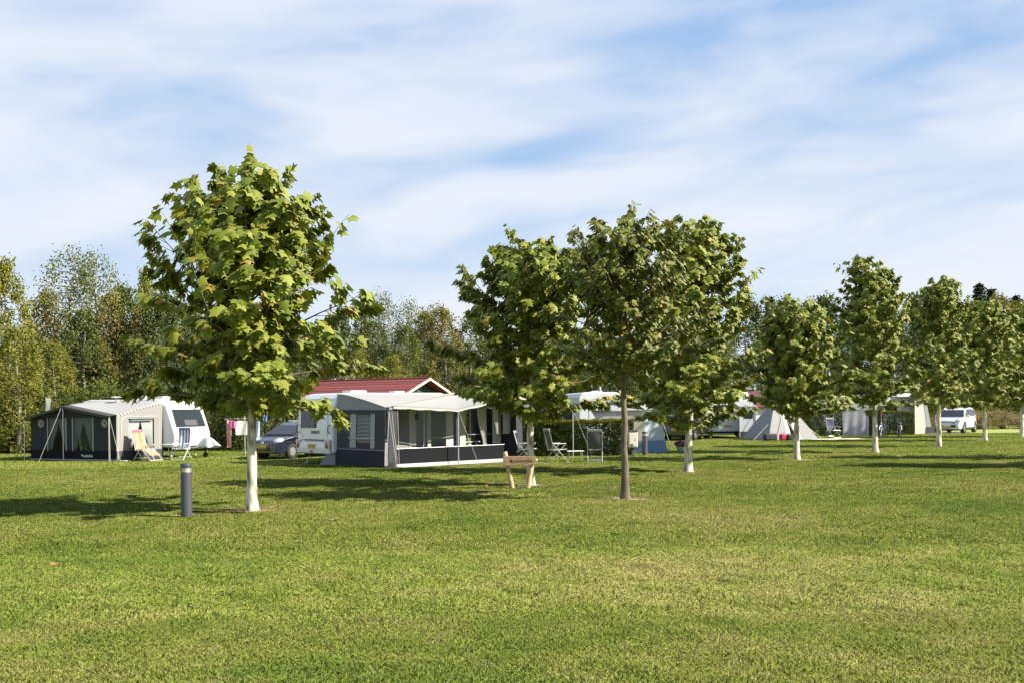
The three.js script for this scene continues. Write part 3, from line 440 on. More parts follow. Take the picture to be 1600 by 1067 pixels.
// ---------- caravan: rear at x = 0, nose at x = L, camp side at z = 0, far side at z = -W ----------
function caravanBody(t, { L, W, H, floor = 0.42, noseSlope = 0.55, tail = 0.14, skirt = 0.42 }) {
  const out = [[0.02, floor], [0, floor + 0.25], [0.0, floor + 0.9], [tail * 0.5, H - 0.55], [tail + 0.05, H - 0.2], [tail + 0.22, H - 0.05], [tail + 0.6, H], [L - noseSlope - 0.55, H], [L - noseSlope - 0.25, H - 0.09], [L - noseSlope * 0.75, H - 0.30], [L - 0.08, floor + 0.75], [L, floor + 0.5], [L - 0.06, floor + 0.05], [L - 0.2, floor]];
  const r = 0.34, cx = L * 0.48; out.push([cx + r + 0.02, floor], [cx + r * 0.75, floor + 0.24], [cx + r * 0.3, floor + 0.34], [cx - r * 0.3, floor + 0.34], [cx - r * 0.75, floor + 0.24], [cx - r - 0.02, floor]);
  part('body', extrude(out, W, 0.07, 3).translate(0, 0, -W / 2), M.shell, t);
  part('underframe', [box(L - 0.5, 0.12, W - 0.5, L / 2, floor - 0.06, -W / 2), box(0.08, 0.08, W - 0.3, cx, 0.32, -W / 2)], M.rubber, t);
  wheel(t, 0.32, 0.19, cx, -0.14, 1); wheel(t, 0.32, 0.19, cx, -W + 0.14, -1);
  for (const [x, z] of [[0.35, -0.35], [0.35, -W + 0.35], [L - 0.7, -0.35], [L - 0.7, -W + 0.35]]) part('corner_steady', [tube([x, floor - 0.02, z], [x + (x < 1 ? -0.16 : 0.16), 0.03, z], 0.022), box(0.14, 0.03, 0.12, x + (x < 1 ? -0.16 : 0.16), 0.015, z)], M.steel, t);
  part('drawbar', [tube([L - 0.3, floor - 0.05, -W / 2 + 0.55], [L + 0.95, floor - 0.02, -W / 2], 0.035), tube([L - 0.3, floor - 0.05, -W / 2 - 0.55], [L + 0.95, floor - 0.02, -W / 2], 0.035), tube([L + 0.8, floor - 0.02, -W / 2], [L + 1.3, floor, -W / 2], 0.04), rbox(0.2, 0.12, 0.1, 0.03, L + 1.3, floor + 0.03, -W / 2)], M.steel, t);
  part('jockey_wheel', [tube([L + 0.75, floor + 0.35, -W / 2 + 0.1], [L + 0.75, 0.22, -W / 2 + 0.1], 0.028), new THREE.CylinderGeometry(0.11, 0.11, 0.07, 18).rotateX(Math.PI / 2).translate(L + 0.75, 0.11, -W / 2 + 0.1)], M.tyre, t);
}
function caravanWindow(t, pts, tt = 0.03) { const f = part('window', panel(pts, tt), M.rubber, t), c = pts.reduce((s, p) => [s[0] + p[0] / pts.length, s[1] + p[1] / pts.length, s[2] + p[2] / pts.length], [0, 0, 0]); part('pane', panel(pts.map((p) => p.map((v, i) => lerp(c[i], v, 0.92))), tt + 0.014), M.glassDark, f); return f; }

// ---------- middle camp: white caravan seen from its tail, charcoal and beige awning ----------
const MID = [-4.14, 0, -33.9], MID_TURN = 0.7214;
const midAt = (x, z) => { const c = Math.cos(MID_TURN), s = Math.sin(MID_TURN); return [MID[0] + x * c + z * s, 0, MID[2] - x * s + z * c]; };
{
  const L = 5.9, W = 2.45, H = 2.56, t = thing('caravan', 'white caravan with yellow plate on its tail next to the charcoal sided awning', 'caravan', midAt(-0.28, -3.0), MID_TURN, 'caravans');
  caravanBody(t, { L, W, H, noseSlope: 0.5 });
  const x = -0.012, zL = -W + 0.3;
  caravanWindow(t, [[x + 0.03, 2.02, zL], [x + 0.03, 2.02, zL + 1.05], [x - 0.0, 1.32, zL + 1.05], [x - 0.0, 1.32, zL]]);
  part('rear_seam', box(0.02, 0.02, W - 0.5, x + 0.03, 2.1, -W / 2), M.steel, t); part('rear_seam', tube([x + 0.02, 2.1, -0.28], [x, 0.95, -0.34], 0.008), M.steel, t); part('rear_seam', tube([x + 0.02, 1.3, -W + 0.22], [x, 0.95, -W + 0.46], 0.008), M.steel, t);
  part('bumper_groove', box(0.03, 0.045, 1.45, x, 0.88, -W / 2 + 0.05), M.navyTrim, t);
  part('bumper', extrude([[0, 0.38], [-0.09, 0.42], [-0.11, 0.6], [-0.08, 0.80], [0, 0.84]], W - 0.16, 0.05, 2).translate(0.0, 0, -W / 2), M.shell, t);
  for (const s of [-1, 1]) { const l = part('tail_light', rbox(0.09, 0.32, 0.34, 0.04, -0.065, 0.74, -W / 2 + s * (W / 2 - 0.22)), M.lens, t); part('red_lamp', new THREE.SphereGeometry(0.1, 14, 10).scale(0.4, 1, 1).translate(-0.105, 0.68, -W / 2 + s * (W / 2 - 0.22)), M.red, l); part('orange_lamp', new THREE.SphereGeometry(0.075, 14, 10).scale(0.4, 1, 1).translate(-0.1, 0.82, -W / 2 + s * (W / 2 - 0.24)), M.orange, l); part('grab_handle', bend([[x, 1.12, -W / 2 + s * (W / 2 - 0.14)], [x - 0.07, 1.18, -W / 2 + s * (W / 2 - 0.14)], [x - 0.07, 1.38, -W / 2 + s * (W / 2 - 0.12)], [x, 1.44, -W / 2 + s * (W / 2 - 0.12)]], 0.018), M.ink, t); }
  plateOn(t, 0.5, 0.16, -0.125, 0.665, -W / 2 - 0.02, -Math.PI / 2);
  part('fog_lamp', new THREE.CylinderGeometry(0.055, 0.055, 0.03, 16).rotateZ(Math.PI / 2).translate(-0.11, 0.47, -W / 2 - 0.03), M.red, t);
  const txt = lettering('TABBERT', 'bold', 0.105).rotateY(-Math.PI / 2).translate(x - 0.006, 1.16, -W / 2 + 0.08); part('lettering', txt, M.ink, t);
  // camp side, seen through the awning
  part('door', rbox(0.62, 1.72, 0.03, 0.012, 4.5, 1.42, 0.012), M.white, t).add((() => { const h = new THREE.Mesh(box(0.05, 0.14, 0.03, 4.28, 1.3, 0.04), M.ink); h.name = 'handle'; return h; })());
  caravanWindow(t, [[2.5, 1.95, 0.006], [3.55, 1.95, 0.006], [3.55, 1.35, 0.006], [2.5, 1.35, 0.006]]); caravanWindow(t, [[1.1, 1.95, 0.006], [1.95, 1.95, 0.006], [1.95, 1.35, 0.006], [1.1, 1.35, 0.006]]);
  part('roof_hatch', [rbox(0.7, 0.1, 0.6, 0.03, 1.7, H + 0.05, -1.2), rbox(0.45, 0.08, 0.45, 0.03, 3.6, H + 0.045, -1.2)], M.roofWhite, t);
}
{
  const t = thing('awning', 'charcoal sided caravan awning with pale roof, curtains and white groundsheet edge', 'awning', MID, MID_TURN, 'caravan awnings'), D = 3.0, W = 6.0;
  const eave = 2.02, back = 2.52;
  const roofY = (u, v) => lerp(back, eave, Math.pow(v, 1.35)) - 0.05 * Math.sin(Math.PI * u) * Math.sin(Math.PI * v) + 0.012 * Math.sin(u * 23) * v;
  part('roof', sheet((u, v) => [lerp(-0.10, W + 0.05, u), roofY(u, v), lerp(-D, 0.02, v) + 0.0], 24, 12), M.canvas, t);
  part('roof_edge', box(W - 0.1, 0.07, 0.015, W / 2, eave - 0.045, 0.035), M.canvasGrey, t);
  // left end: light wedge, dark wall with a curtained window, dark skirt band
  const wedge = []; for (let k = 0; k <= 10; k++) wedge.push([-0.06, roofY(0, k / 10) - 0.015, lerp(-D, 0, k / 10)]);
  part('gable_panel', panel([[-0.06, 1.93, 0.0], ...wedge.slice().reverse().map((p) => [p[0], Math.max(p[1], 1.935), p[2]]), [-0.06, 1.95, -D + 0.02]], 0.012), M.canvasGrey, t);
  const wallX = (y) => -0.06 - 0.07 * (1.95 - y) / 1.95;
  const side = (z0, z1, y0, y1, o = 0) => panel([[wallX(y0) + o, y0, z0], [wallX(y0) + o, y0, z1], [wallX(y1) + o, y1, z1], [wallX(y1) + o, y1, z0]], 0.012);
  part('end_wall', [side(-D + 0.02, -2.25, 0.58, 1.93), side(-0.62, 0, 0.58, 1.93), side(-2.25, -0.62, 1.82, 1.93), side(-2.25, -0.62, 0.58, 0.64)], M.charcoal, t);
  part('skirt_band', side(-D - 0.1, 0, 0.01, 0.58, -0.006), M.navy, t); part('skirt_seam', side(-D, 0, 0.575, 0.60, -0.012), M.canvasGrey, t);
  { const w = part('end_window', side(-2.25, -0.62, 0.64, 1.82, 0.004), M.film, t); part('curtain', [sheet((u, v) => { const z = lerp(-2.25, -1.85, u) - 0.0; return [wallX(lerp(1.82, 0.64, v)) + 0.05 + 0.02 * Math.sin(u * 16), lerp(1.82, 0.64, v), z]; }, 14, 6, 0.004), sheet((u, v) => [wallX(lerp(1.82, 0.64, v)) + 0.05 + 0.02 * Math.sin(u * 16), lerp(1.82, 0.64, v), lerp(-0.95, -0.62, u)], 14, 6, 0.004)], M.curtain, w);
    part('blind', sheet((u, v) => [wallX(lerp(1.82, 0.64, v)) + 0.09 + 0.025 * Math.sin(v * 46 + Math.sin(u * 3) * 2), lerp(1.8, 0.82, v), lerp(-1.87, -0.93, u)], 8, 50, 0.004), M.beige, w);
    part('window_bar', box(0.02, 0.03, 1.6, wallX(0.98) - 0.01, 0.98, -1.43), M.curtain, w); }
  part('draught_flap', panel([[-0.14, 0.02, -D - 0.05], [-0.55, 0.01, -D - 0.45], [-0.12, 0.95, -D - 0.05]], 0.01), M.canvasGrey, t);
  // front
  part('corner_panel', [panel([[0.0, 0.02, 0.01], [0.32, 0.02, 0.01], [0.42, eave - 0.05, 0.01], [0.0, eave - 0.05, 0.01]], 0.014), panel([[W - 0.28, 0.02, 0.01], [W, 0.02, 0.01], [W, eave - 0.05, 0.01], [W - 0.32, eave - 0.05, 0.01]], 0.014), panel([[2.90, 0.62, 0], [3.06, 0.62, 0], [3.06, 1.95, 0], [2.90, 1.95, 0]], 0.014)], M.charcoal, t);
  part('front_panel', panel([[0.5, 0.03, -1.0], [1.60, 0.03, -1.0], [1.60, 1.95, -1.0], [0.5, 1.95, -1.0]], 0.01), M.beige, t);
  part('floor', box(W - 0.1, 0.014, D - 0.05, W / 2, 0.022, -D / 2), M.greyCurtain, t);
  part('front_skirt', [panel([[0.33, 0.12, 0.006], [2.95, 0.12, 0.006], [2.95, 0.62, 0.006], [0.36, 0.62, 0.006]], 0.012), rbox(2.1, 0.52, 0.02, 0.008, 4.05, 0.36, 0.008)], M.black, t);
  part('skirt_rail', [tube([0.36, 0.63, 0.02], [5.1, 0.63, 0.02], 0.012)], M.pole, t);
  part('groundsheet_edge', [box(5.2, 0.012, 0.34, 2.95, 0.025, 0.19), box(5.2, 0.10, 0.012, 2.95, 0.07, 0.02)], M.ground, t);
  for (const [a, b] of [[1.60, 1.90], [2.20, 2.30], [2.38, 2.55], [3.22, 3.55], [3.82, 4.12]]) part('cream_strip', drape(a, b, 1.95, 0.04, -1.0, 2, 0.012), M.cream, t);
  for (const [a, b, p, m] of [[4.55, 5.0, 1, 'cream'], [5.02, 5.26, 1, 'curtain'], [5.28, 5.58, 0, 'cream'], [5.5, 5.85, 0, 'curtain'], [5.3, 5.7, 0, 'cream']]) part('curtain', drape(a, b, 1.93, m === 'curtain' ? 1.0 : 0.45, m === 'curtain' ? -0.5 : -0.85, 4, 0.03, p), M[m], t);
  part('inner_window', [panel([[1.9, 0.3, -1.008], [3.22, 0.3, -1.008], [3.22, 1.95, -1.008], [1.9, 1.95, -1.008]], 0.004), panel([[4.12, 0.3, -1.008], [5.9, 0.3, -1.008], [5.9, 1.95, -1.008], [4.12, 1.95, -1.008]], 0.004)], M.film, t);
  part('window_bar', [box(1.32, 0.03, 0.02, 2.56, 0.92, -1.0), box(1.8, 0.025, 0.02, 5.0, 1.0, -1.0)], M.curtain, t);
  // right end wall and frame
  part('end_wall', panel([[W, 0.02, 0], [W, 0.02, -D], [W, back - 0.03, -D], [W, 2.3, -D * 0.6], [W, eave - 0.03, 0]], 0.012), M.charcoal, t);
  for (const [x, z, h] of [[0.06, -0.06, eave], [2.98, -0.06, eave], [W - 0.06, -0.06, eave]]) part('frame_pole', tube([x, 0, z], [x, h - 0.02, z], 0.016), M.pole, t);
  for (const [a, b] of [[[0.05, 1.86, 0.03], [-0.34, 0.0, 0.42]], [[0.05, 1.86, 0.03], [0.02, 0.0, 0.5]], [[0.16, 1.86, 0.03], [0.16, 0.0, 0.36]], [[0.40, 1.9, 0.03], [0.32, 0.0, 0.2]]]) part('storm_strap', tube(a, b, 0.006, 0.006, 6), M.rope, t);
}
{
  const t = thing('sun_canopy', 'off-white canvas canopy peaked in the middle, reaching behind the plane tree', 'canopy', MID, MID_TURN);
  const low = [[0.2, 2.03, 0.06], [2.72, 1.90, 0.34], [5.45, 2.36, 0.40], [8.2, 1.92, 0.45]], high = [[0.18, 2.06, -0.02], [4.4, 2.58, -1.75], [6.2, 2.60, -2.0], [8.15, 2.10, -2.0]];
  const along = (P, u) => { const k = [0, 0.34, 0.67, 1]; let i = 0; while (i < 2 && u > k[i + 1]) i++; const f = (u - k[i]) / (k[i + 1] - k[i]); return P[i].map((v, c) => lerp(v, P[i + 1][c], f)); };
  part('canvas', sheet((u, v) => { const a = along(high, u), b = along(low, u); const p = a.map((q, c) => lerp(q, b[c], v)); p[1] -= 0.06 * Math.sin(Math.PI * v) * Math.sin(Math.PI * u) - 0.03 * v; return p; }, 42, 10), M.canvas, t);
  part('valance', sheet((u, v) => { const b = along(low, u); return [b[0], b[1] + 0.02 - v * (0.075 + 0.012 * Math.sin(u * 60)), b[2] + 0.012]; }, 60, 2, 0.006), M.curtain, t);
  part('seam', sheet((u, v) => { const a = along(high, u * 0.36), b = along(low, u * 0.36); return a.map((q, c) => lerp(q, b[c], 0.04 + v * 0.07) + (c === 1 ? 0.016 : 0)); }, 10, 2, 0.006), std([0.30, 0.26, 0.23], 0.9), t);
  for (const [x, y, z] of [[2.72, 1.90, 0.34], [8.2, 1.92, 0.45]]) { part('canopy_pole', tube([x, 0, z], [x, y, z], 0.02), M.pole, t); part('guy_rope', tube([x, y, z], [x + 0.25, 0.02, z + 0.8], 0.005, 0.005, 5), M.rope, t); }
  part('canopy_pole', tube([5.45, 2.30, 0.40], [8.2, 1.9, 0.45], 0.014), M.pole, t);
}
// furniture inside the awning
{
  const p = midAt(4.35, -1.5), t = thing('camping_table', 'camping table inside the charcoal awning, seen under the curtains', 'table', p, MID_TURN);
  part('table_top', rbox(1.15, 0.035, 0.75, 0.012, 0, 0.72, 0), M.white, t);
  for (const [x, z] of [[-0.5, -0.3], [0.5, -0.3], [-0.5, 0.3], [0.5, 0.3]]) part('leg', tube([x, 0, z], [x * 0.92, 0.71, z * 0.9], 0.014), M.pole, t);
  const q = midAt(1.7, -2.4), c = thing('cupboard', 'low camping cupboard against the caravan inside the awning', 'cupboard', q, MID_TURN);
  part('body', rbox(1.3, 0.85, 0.45, 0.02, 0, 0.46, 0), M.cream, c); for (const s of [-1, 1]) part('door', box(0.56, 0.7, 0.012, s * 0.31, 0.46, 0.232), M.beige, c); part('shelf_top', rbox(1.36, 0.03, 0.5, 0.01, 0, 0.9, 0), M.ink, c);
  const s2 = midAt(2.25, -2.92), f = thing('picture_frame', 'dark framed picture hanging on the caravan wall inside the awning', 'picture', [s2[0], 1.5, s2[2]], MID_TURN);
  part('frame', [box(0.6, 0.04, 0.03, 0, 0.21, 0), box(0.6, 0.04, 0.03, 0, -0.21, 0), box(0.04, 0.46, 0.03, 0.28, 0, 0), box(0.04, 0.46, 0.03, -0.28, 0, 0)], M.ink, f); part('print', box(0.54, 0.4, 0.012), M.greyCurtain, f);
  const hl = midAt(1.42, -0.3); const ln = thing('lantern', 'small dark lantern hanging under the front edge of the awning roof', 'lantern', [hl[0], 1.66, hl[2]], 0);
  part('body', new THREE.CylinderGeometry(0.06, 0.07, 0.17, 12), M.ink, ln); part('cap', new THREE.ConeGeometry(0.075, 0.07, 12).translate(0, 0.12, 0), M.ink, ln); part('hook', tube([0, 0.14, 0], [0, 0.33, 0], 0.006), M.ink, ln);
}

// ---------- left camp: dark fronted awning, caravan with its nose to the right ----------
const LEFT = [-20.2, 0, -42.9], LEFT_TURN = -0.43;
const leftAt = (x, z) => { const c = Math.cos(LEFT_TURN), s = Math.sin(LEFT_TURN); return [LEFT[0] + x * c + z * s, 0, LEFT[2] - x * s + z * c]; };
{
  const L = 5.6, W = 2.2, H = 2.5, t = thing('caravan', 'old white caravan with sloping front window behind the dark fronted awning', 'caravan', leftAt(-0.15, -2.57), LEFT_TURN, 'caravans');
  caravanBody(t, { L, W, H, noseSlope: 0.62, floor: 0.45 });
  const nx = (y) => { const y0 = 1.2, y1 = H - 0.30; return lerp(L - 0.08, L - 0.465, clamp((y - y0) / (y1 - y0), -0.2, 1.2)) + 0.012; };
  const w = caravanWindow(t, [[nx(2.05), 2.05, -0.24], [nx(2.05), 2.05, -W + 0.24], [nx(1.30), 1.30, -W + 0.2], [nx(1.30), 1.30, -0.2]], 0.03);
  part('rear_view', panel([[nx(1.6) + 0.03, 1.60, -0.75], [nx(1.6) + 0.03, 1.60, -W + 0.7], [nx(1.35) + 0.03, 1.36, -W + 0.7], [nx(1.35) + 0.03, 1.36, -0.75]], 0.006), M.ink, w);
  part('front_locker', [box(0.02, 0.02, W - 0.5, nx(1.16) + 0.005, 1.16, -W / 2), tube([nx(1.16), 1.16, -0.26], [L + 0.01, 0.62, -0.26], 0.008), tube([nx(1.16), 1.16, -W + 0.26], [L + 0.01, 0.62, -W + 0.26], 0.008)], M.steel, t);
  part('lettering', lettering('BURSTNER', 'bold', 0.07).rotateY(Math.PI / 2).translate(nx(1.07) + 0.012, 1.08, -W / 2), M.ink, t);
  for (const s of [-1, 1]) part('marker_lamp', rbox(0.04, 0.05, 0.11, 0.015, L - 0.02, 0.75, -W / 2 + s * 0.95), M.orange, t);
  part('roof_hatch', [rbox(0.55, 0.16, 0.5, 0.03, 2.9, H + 0.08, -1.0), rbox(0.75, 0.12, 0.55, 0.03, 3.8, H + 0.06, -1.1)], M.roofWhite, t);
  caravanWindow(t, [[3.2, 2.0, 0.008], [4.0, 2.0, 0.008], [4.0, 1.4, 0.008], [3.2, 1.4, 0.008]]);
}
{
  const t = thing('awning', 'awning with dark gabled front, two round emblems and beige side wall', 'awning', LEFT, LEFT_TURN, 'caravan awnings'), W = 4.8, D = 2.55;
  const edge = (x) => (x < 2.25 ? lerp(1.80, 2.26, x / 2.25) : lerp(2.26, 1.84, (x - 2.25) / (W - 2.25)));
  const roofP = (u, v) => { const x = u * W, y0 = 2.46 - 0.1 * Math.pow(Math.abs(u - 0.5) * 2, 3), y1 = edge(x); return [x + (v < 1 ? 0 : 0), lerp(y0, y1, Math.pow(v, 1.4)) - 0.03 * Math.sin(Math.PI * v) * Math.abs(Math.sin(u * 6.283)), lerp(-D, 0.0, v)]; };
  part('roof', sheet(roofP, 28, 10), M.canvas, t);
  part('front_hood', sheet((u, v) => [u * W, edge(u * W) + 0.012 - v * 0.05, v * 0.36 + 0.0], 28, 3, 0.01), M.charcoal, t);
  part('hood_valance', sheet((u, v) => [u * W, edge(u * W) - 0.035 - v * 0.10, 0.362], 28, 2, 0.008), M.charcoal, t);
  const front = (x0, x1, y0, y1, o = 0) => panel([[x0, y0, o], [x1, y0, o], [x1, Math.min(y1, edge(x1) - 0.01), o], ...(x0 < 2.25 && x1 > 2.25 ? [[2.25, Math.min(y1, edge(2.25) - 0.01), o]] : []), [x0, Math.min(y1, edge(x0) - 0.01), o]], 0.012);
  part('front_wall', [front(0, 1.0, 0.42, 3), front(3.55, W, 0.42, 3), front(1.0, 3.55, 1.74, 3), front(2.13, 2.37, 0.42, 1.74)], M.navy, t);
  part('end_wall', panel([[0, 0.02, 0], [0, 0.02, -D], [0, 2.32, -D], [0, 2.1, -D * 0.6], [0, 1.79, 0]], 0.012), M.navy, t); part('floor', box(W - 0.1, 0.014, D - 0.05, W / 2, 0.022, -D / 2), M.greyCurtain, t);
  part('skirt_band', [front(0, W, 0.02, 0.42, 0.006)], M.black, t); part('ground_strip', box(W, 0.06, 0.02, W / 2, 0.035, 0.03), M.canvasGrey, t);
  for (const [a, b] of [[1.0, 2.13], [2.37, 3.55]]) {
    const w = part('front_window', front(a, b, 0.42, 1.74, -0.01), M.film, t);
    part('curtain', [drape(a, (a + b) / 2, 1.73, 0.45, -0.05, 4, 0.025, -1), drape((a + b) / 2, b, 1.73, 0.45, -0.05, 4, 0.025, 1)], M.greyCurtain, w);
  }
  for (const x of [1.0, 2.05, 2.42, 3.55]) part('pale_strip', box(0.07, 1.36, 0.012, x, 1.07, 0.014), M.beige, t);
  for (const x of [0.62, 4.18]) { const e = part('emblem', new THREE.CylinderGeometry(0.17, 0.17, 0.008, 24).rotateX(Math.PI / 2).translate(x, 1.52, 0.014), M.canvasGrey, t); part('emblem_ring', new THREE.TorusGeometry(0.165, 0.012, 6, 28).translate(x, 1.52, 0.02), M.canvasGrey, e); part('emblem_figure', [box(0.12, 0.05, 0.006, x, 1.54, 0.022, 0, 0.3), box(0.05, 0.13, 0.006, x + 0.03, 1.5, 0.022, 0, 0.3)], M.navyTrim, e); }
  part('lettering', [lettering('Isabella', 'serif', 0.10).rotateZ(0).translate(3.25, 0.2, 0.016), new THREE.CylinderGeometry(0.035, 0.035, 0.006, 12).rotateX(Math.PI / 2).translate(2.93, 0.22, 0.016)], M.white, t);
  // right end: beige wall with a curtained window and a scalloped edge
  const sideY = (z) => lerp(2.36, 1.83, Math.pow(1 + z / D, 1.4)) - 0.012;
  const side = (z0, z1, y0, y1, o = 0) => panel([[W + o, y0, z0], [W + o, y0, z1], [W + o, Math.min(y1, sideY(z1)), z1], [W + o, Math.min(y1, sideY((z0 + z1) / 2)), (z0 + z1) / 2], [W + o, Math.min(y1, sideY(z0)), z0]], 0.012);
  part('end_wall', [side(-D, -2.05, 0.4, 3), side(-0.62, 0, 0.4, 3), side(-2.05, -0.62, 1.68, 3), side(-2.05, -0.62, 0.4, 0.46)], M.beige, t);
  part('skirt_band', side(-D, 0, 0.02, 0.4, 0.006), M.charcoal, t);
  { const w = part('end_window', side(-2.05, -0.62, 0.46, 1.68), M.film, t); const turn = (g) => g.rotateY(-Math.PI / 2).translate(W - 0.06, 0, 0); part('curtain', [turn(drape(-2.05, -1.36, 1.66, 0.48, 0, 5, 0.03, -1)), turn(drape(-1.32, -0.62, 1.66, 0.48, 0, 5, 0.03, 1))], M.curtain, w); part('rolled_blind', tube([W - 0.02, 1.60, -1.9], [W - 0.02, 1.60, -0.75], 0.045), M.greyCurtain, w); }
  part('wall_piping', [bend([[W + 0.012, 0.42, -0.28], [W + 0.012, 1.6, -0.28], [W + 0.012, 1.74, -0.42], [W + 0.012, 1.76, -1.3], [W + 0.012, 1.74, -2.2], [W + 0.012, 1.6, -2.32], [W + 0.012, 0.42, -2.32]], 0.018, 40), tube([W + 0.012, 0.05, -0.06], [W + 0.012, 1.8, -0.06], 0.018)], M.curtain, t);
  { const g = []; for (let k = 0; k < 14; k++) { const z = -D + 0.1 + k * (D - 0.1) / 14, y = sideY(z + 0.09); g.push(panel([[W + 0.03, y + 0.02, z], [W + 0.03, y + 0.02, z + 0.175], [W + 0.03, y - 0.06, z + 0.14], [W + 0.03, y - 0.085, z + 0.0875], [W + 0.03, y - 0.06, z + 0.035]], 0.006)); } part('scalloped_edge', g, M.curtain, t); }
  for (const x of [0.03, 2.25, W - 0.05]) part('frame_pole', tube([x, 0, 0.34], [x, edge(x) - 0.06, 0.34], 0.016), M.pole, t);
  for (const [a, b] of [[[0.05, 1.74, 0.36], [-0.1, 0.01, 0.75]], [[2.2, 2.2, 0.36], [1.75, 0.02, 1.1]], [[W, 1.78, 0.36], [W + 0.28, 0.02, 0.6]], [[W, 1.78, 0.36], [W + 0.5, 0.02, 0.3]]]) part('storm_strap', tube(a, b, 0.006, 0.006, 6), M.rope, t);
  part('peg_foot', rbox(0.3, 0.03, 0.18, 0.01, W + 0.3, 0.016, -0.1), M.white, t);
}
{
  const p = leftAt(-0.25, -1.0), t = thing('beach_banner', 'narrow white banner on a pole beside the dark awning', 'banner', p, 0); part('pole', tube([0, 0, 0], [0, 2.62, 0], 0.018), M.pole, t); part('cloth', sheet((u, v) => [0.02 + 0.2 * u * (1 - 0.55 * v), 2.6 - 1.35 * v, 0.02 * Math.sin(v * 7)], 5, 12, 0.005), M.curtain, t);
  const q = leftAt(3.15, -1.6), d = thing('satellite_dish', 'small white satellite dish on a mast above the beige awning roof', 'dish', q, 0.2); part('mast', tube([0, 0, 0], [0, 2.55, 0], 0.02), M.pole, d); part('dish', new THREE.SphereGeometry(0.3, 20, 8, 0, 6.283, 0, 0.9).scale(1, 0.32, 1).translate(0, 2.52, 0), M.white, d); part('arm', tube([0, 2.5, 0], [0.12, 2.3, 0.1], 0.012), M.pole, d);
}
{ // drawbar cover
  const p = leftAt(6.25, -3.65), m = sheet((u, v) => { const a = u * 6.283, r = lerp(0.04, 0.34, Math.pow(v, 0.7)) * (1 + 0.22 * Math.sin(a * 5 + 1) * v + 0.12 * Math.sin(a * 3)), y = 0.88 - 0.42 * Math.pow(v, 1.1) + 0.04 * Math.sin(a * 4) * v; return [Math.cos(a) * r * 1.55 + 0.1 * v, y, Math.sin(a) * r * 0.8]; }, 40, 10, 0.006);
  single('drawbar_cover', 'crumpled pale grey cloth covering the drawbar of the old caravan', 'cover', m, phys([0.55, 0.56, 0.58], 0.7), p, LEFT_TURN);
}

// ---------- folding chairs ----------
function foldingChair(name, label, at, turn, { fabric, frame = M.white, tilt = 0.3, high = 1.12, seat = 0.45, foot = false, stripes = null, group }) {
  const t = thing(name, label, 'chair', at, turn, group), w = 0.52, by = seat, bz = -0.24, ty = high, tz = bz - (high - seat) * Math.tan(tilt);
  for (const s of [-1, 1]) {
    const x = s * w / 2;
    part('back_post', tube([x, by - 0.05, bz], [x, ty, tz], 0.013), frame, t);
    part('leg', tube([x, 0.0, -0.42], [x, seat + 0.17, 0.2], 0.013), frame, t); part('leg', tube([x, 0.0, 0.3], [x, seat + 0.17, -0.26], 0.013), frame, t);
    part('armrest', rbox(0.05, 0.03, 0.5, 0.012, x, seat + 0.2, -0.02), frame, t); part('seat_rail', tube([x, seat, 0.26], [x, seat - 0.03, -0.27], 0.012), frame, t);
  }
  part('cross_bar', [tube([-w / 2, ty, tz], [w / 2, ty, tz], 0.022), tube([-w / 2, 0.02, 0.3], [w / 2, 0.02, 0.3], 0.011), tube([-w / 2, 0.1, -0.36], [w / 2, 0.1, -0.36], 0.018), tube([-w / 2, seat, 0.26], [w / 2, seat, 0.26], 0.011)], frame, t);
  const strip = (P, n, name2) => { const mats = stripes ?? [fabric], k = stripes ? n : 1; for (let i = 0; i < k; i++) part(name2, sheet((u, v) => P(lerp(i / k, (i + 1) / k, u), v), stripes ? 2 : 8, 10, 0.008), mats[i % mats.length], t); };
  strip((u, v) => [lerp(-w / 2 + 0.02, w / 2 - 0.02, u), lerp(ty - 0.02, by + 0.02, v), lerp(tz, bz, v) - 0.05 * Math.sin(Math.PI * v) * Math.sin(Math.PI * u)], 7, 'backrest');
  strip((u, v) => [lerp(-w / 2 + 0.02, w / 2 - 0.02, u), seat - 0.01 - 0.035 * Math.sin(Math.PI * u) + 0.02 * v, lerp(bz, 0.26, v)], 7, 'seat');
  part('headrest', rbox(w - 0.02, 0.1, 0.06, 0.025, 0, ty - 0.03, tz + 0.02), stripes ? stripes[0] : M.canvas, t);
  if (foot) { strip((u, v) => [lerp(-w / 2 + 0.03, w / 2 - 0.03, u), lerp(seat, 0.24, v), lerp(0.27, 0.78, v)], 7, 'footrest'); part('footrest_frame', [tube([-w / 2, seat, 0.27], [-w / 2, 0.02, 0.9], 0.012), tube([w / 2, seat, 0.27], [w / 2, 0.02, 0.9], 0.012), tube([-w / 2, 0.05, 0.88], [w / 2, 0.05, 0.88], 0.014)], frame, t); }
  return t;
}
const hot = [std([0.62, 0.13, 0.22], 0.9), std([0.75, 0.42, 0.04], 0.9), std([0.72, 0.28, 0.30], 0.9), std([0.72, 0.50, 0.10], 0.9)], blues = [std([0.10, 0.13, 0.26], 0.9), std([0.66, 0.66, 0.66], 0.9)];
foldingChair('folding_chair', 'reclining chair draped in pink and yellow striped towelling', leftAt(5.75, -0.55), LEFT_TURN + 1.3, { stripes: hot, tilt: 0.42, foot: true, high: 1.22 });
foldingChair('folding_chair', 'folding chair with blue and white striped back by the old caravan', leftAt(6.65, -1.6), LEFT_TURN + 0.25, { stripes: blues, tilt: 0.14, high: 1.28 });
const slate = std([0.065, 0.068, 0.075], 0.6);
foldingChair('folding_chair', 'dark folding chair turned side on before the clipped hedge', [1.62, 0, -37.0], 1.95, { fabric: slate, frame: M.alloy, tilt: 0.26, high: 1.18 });
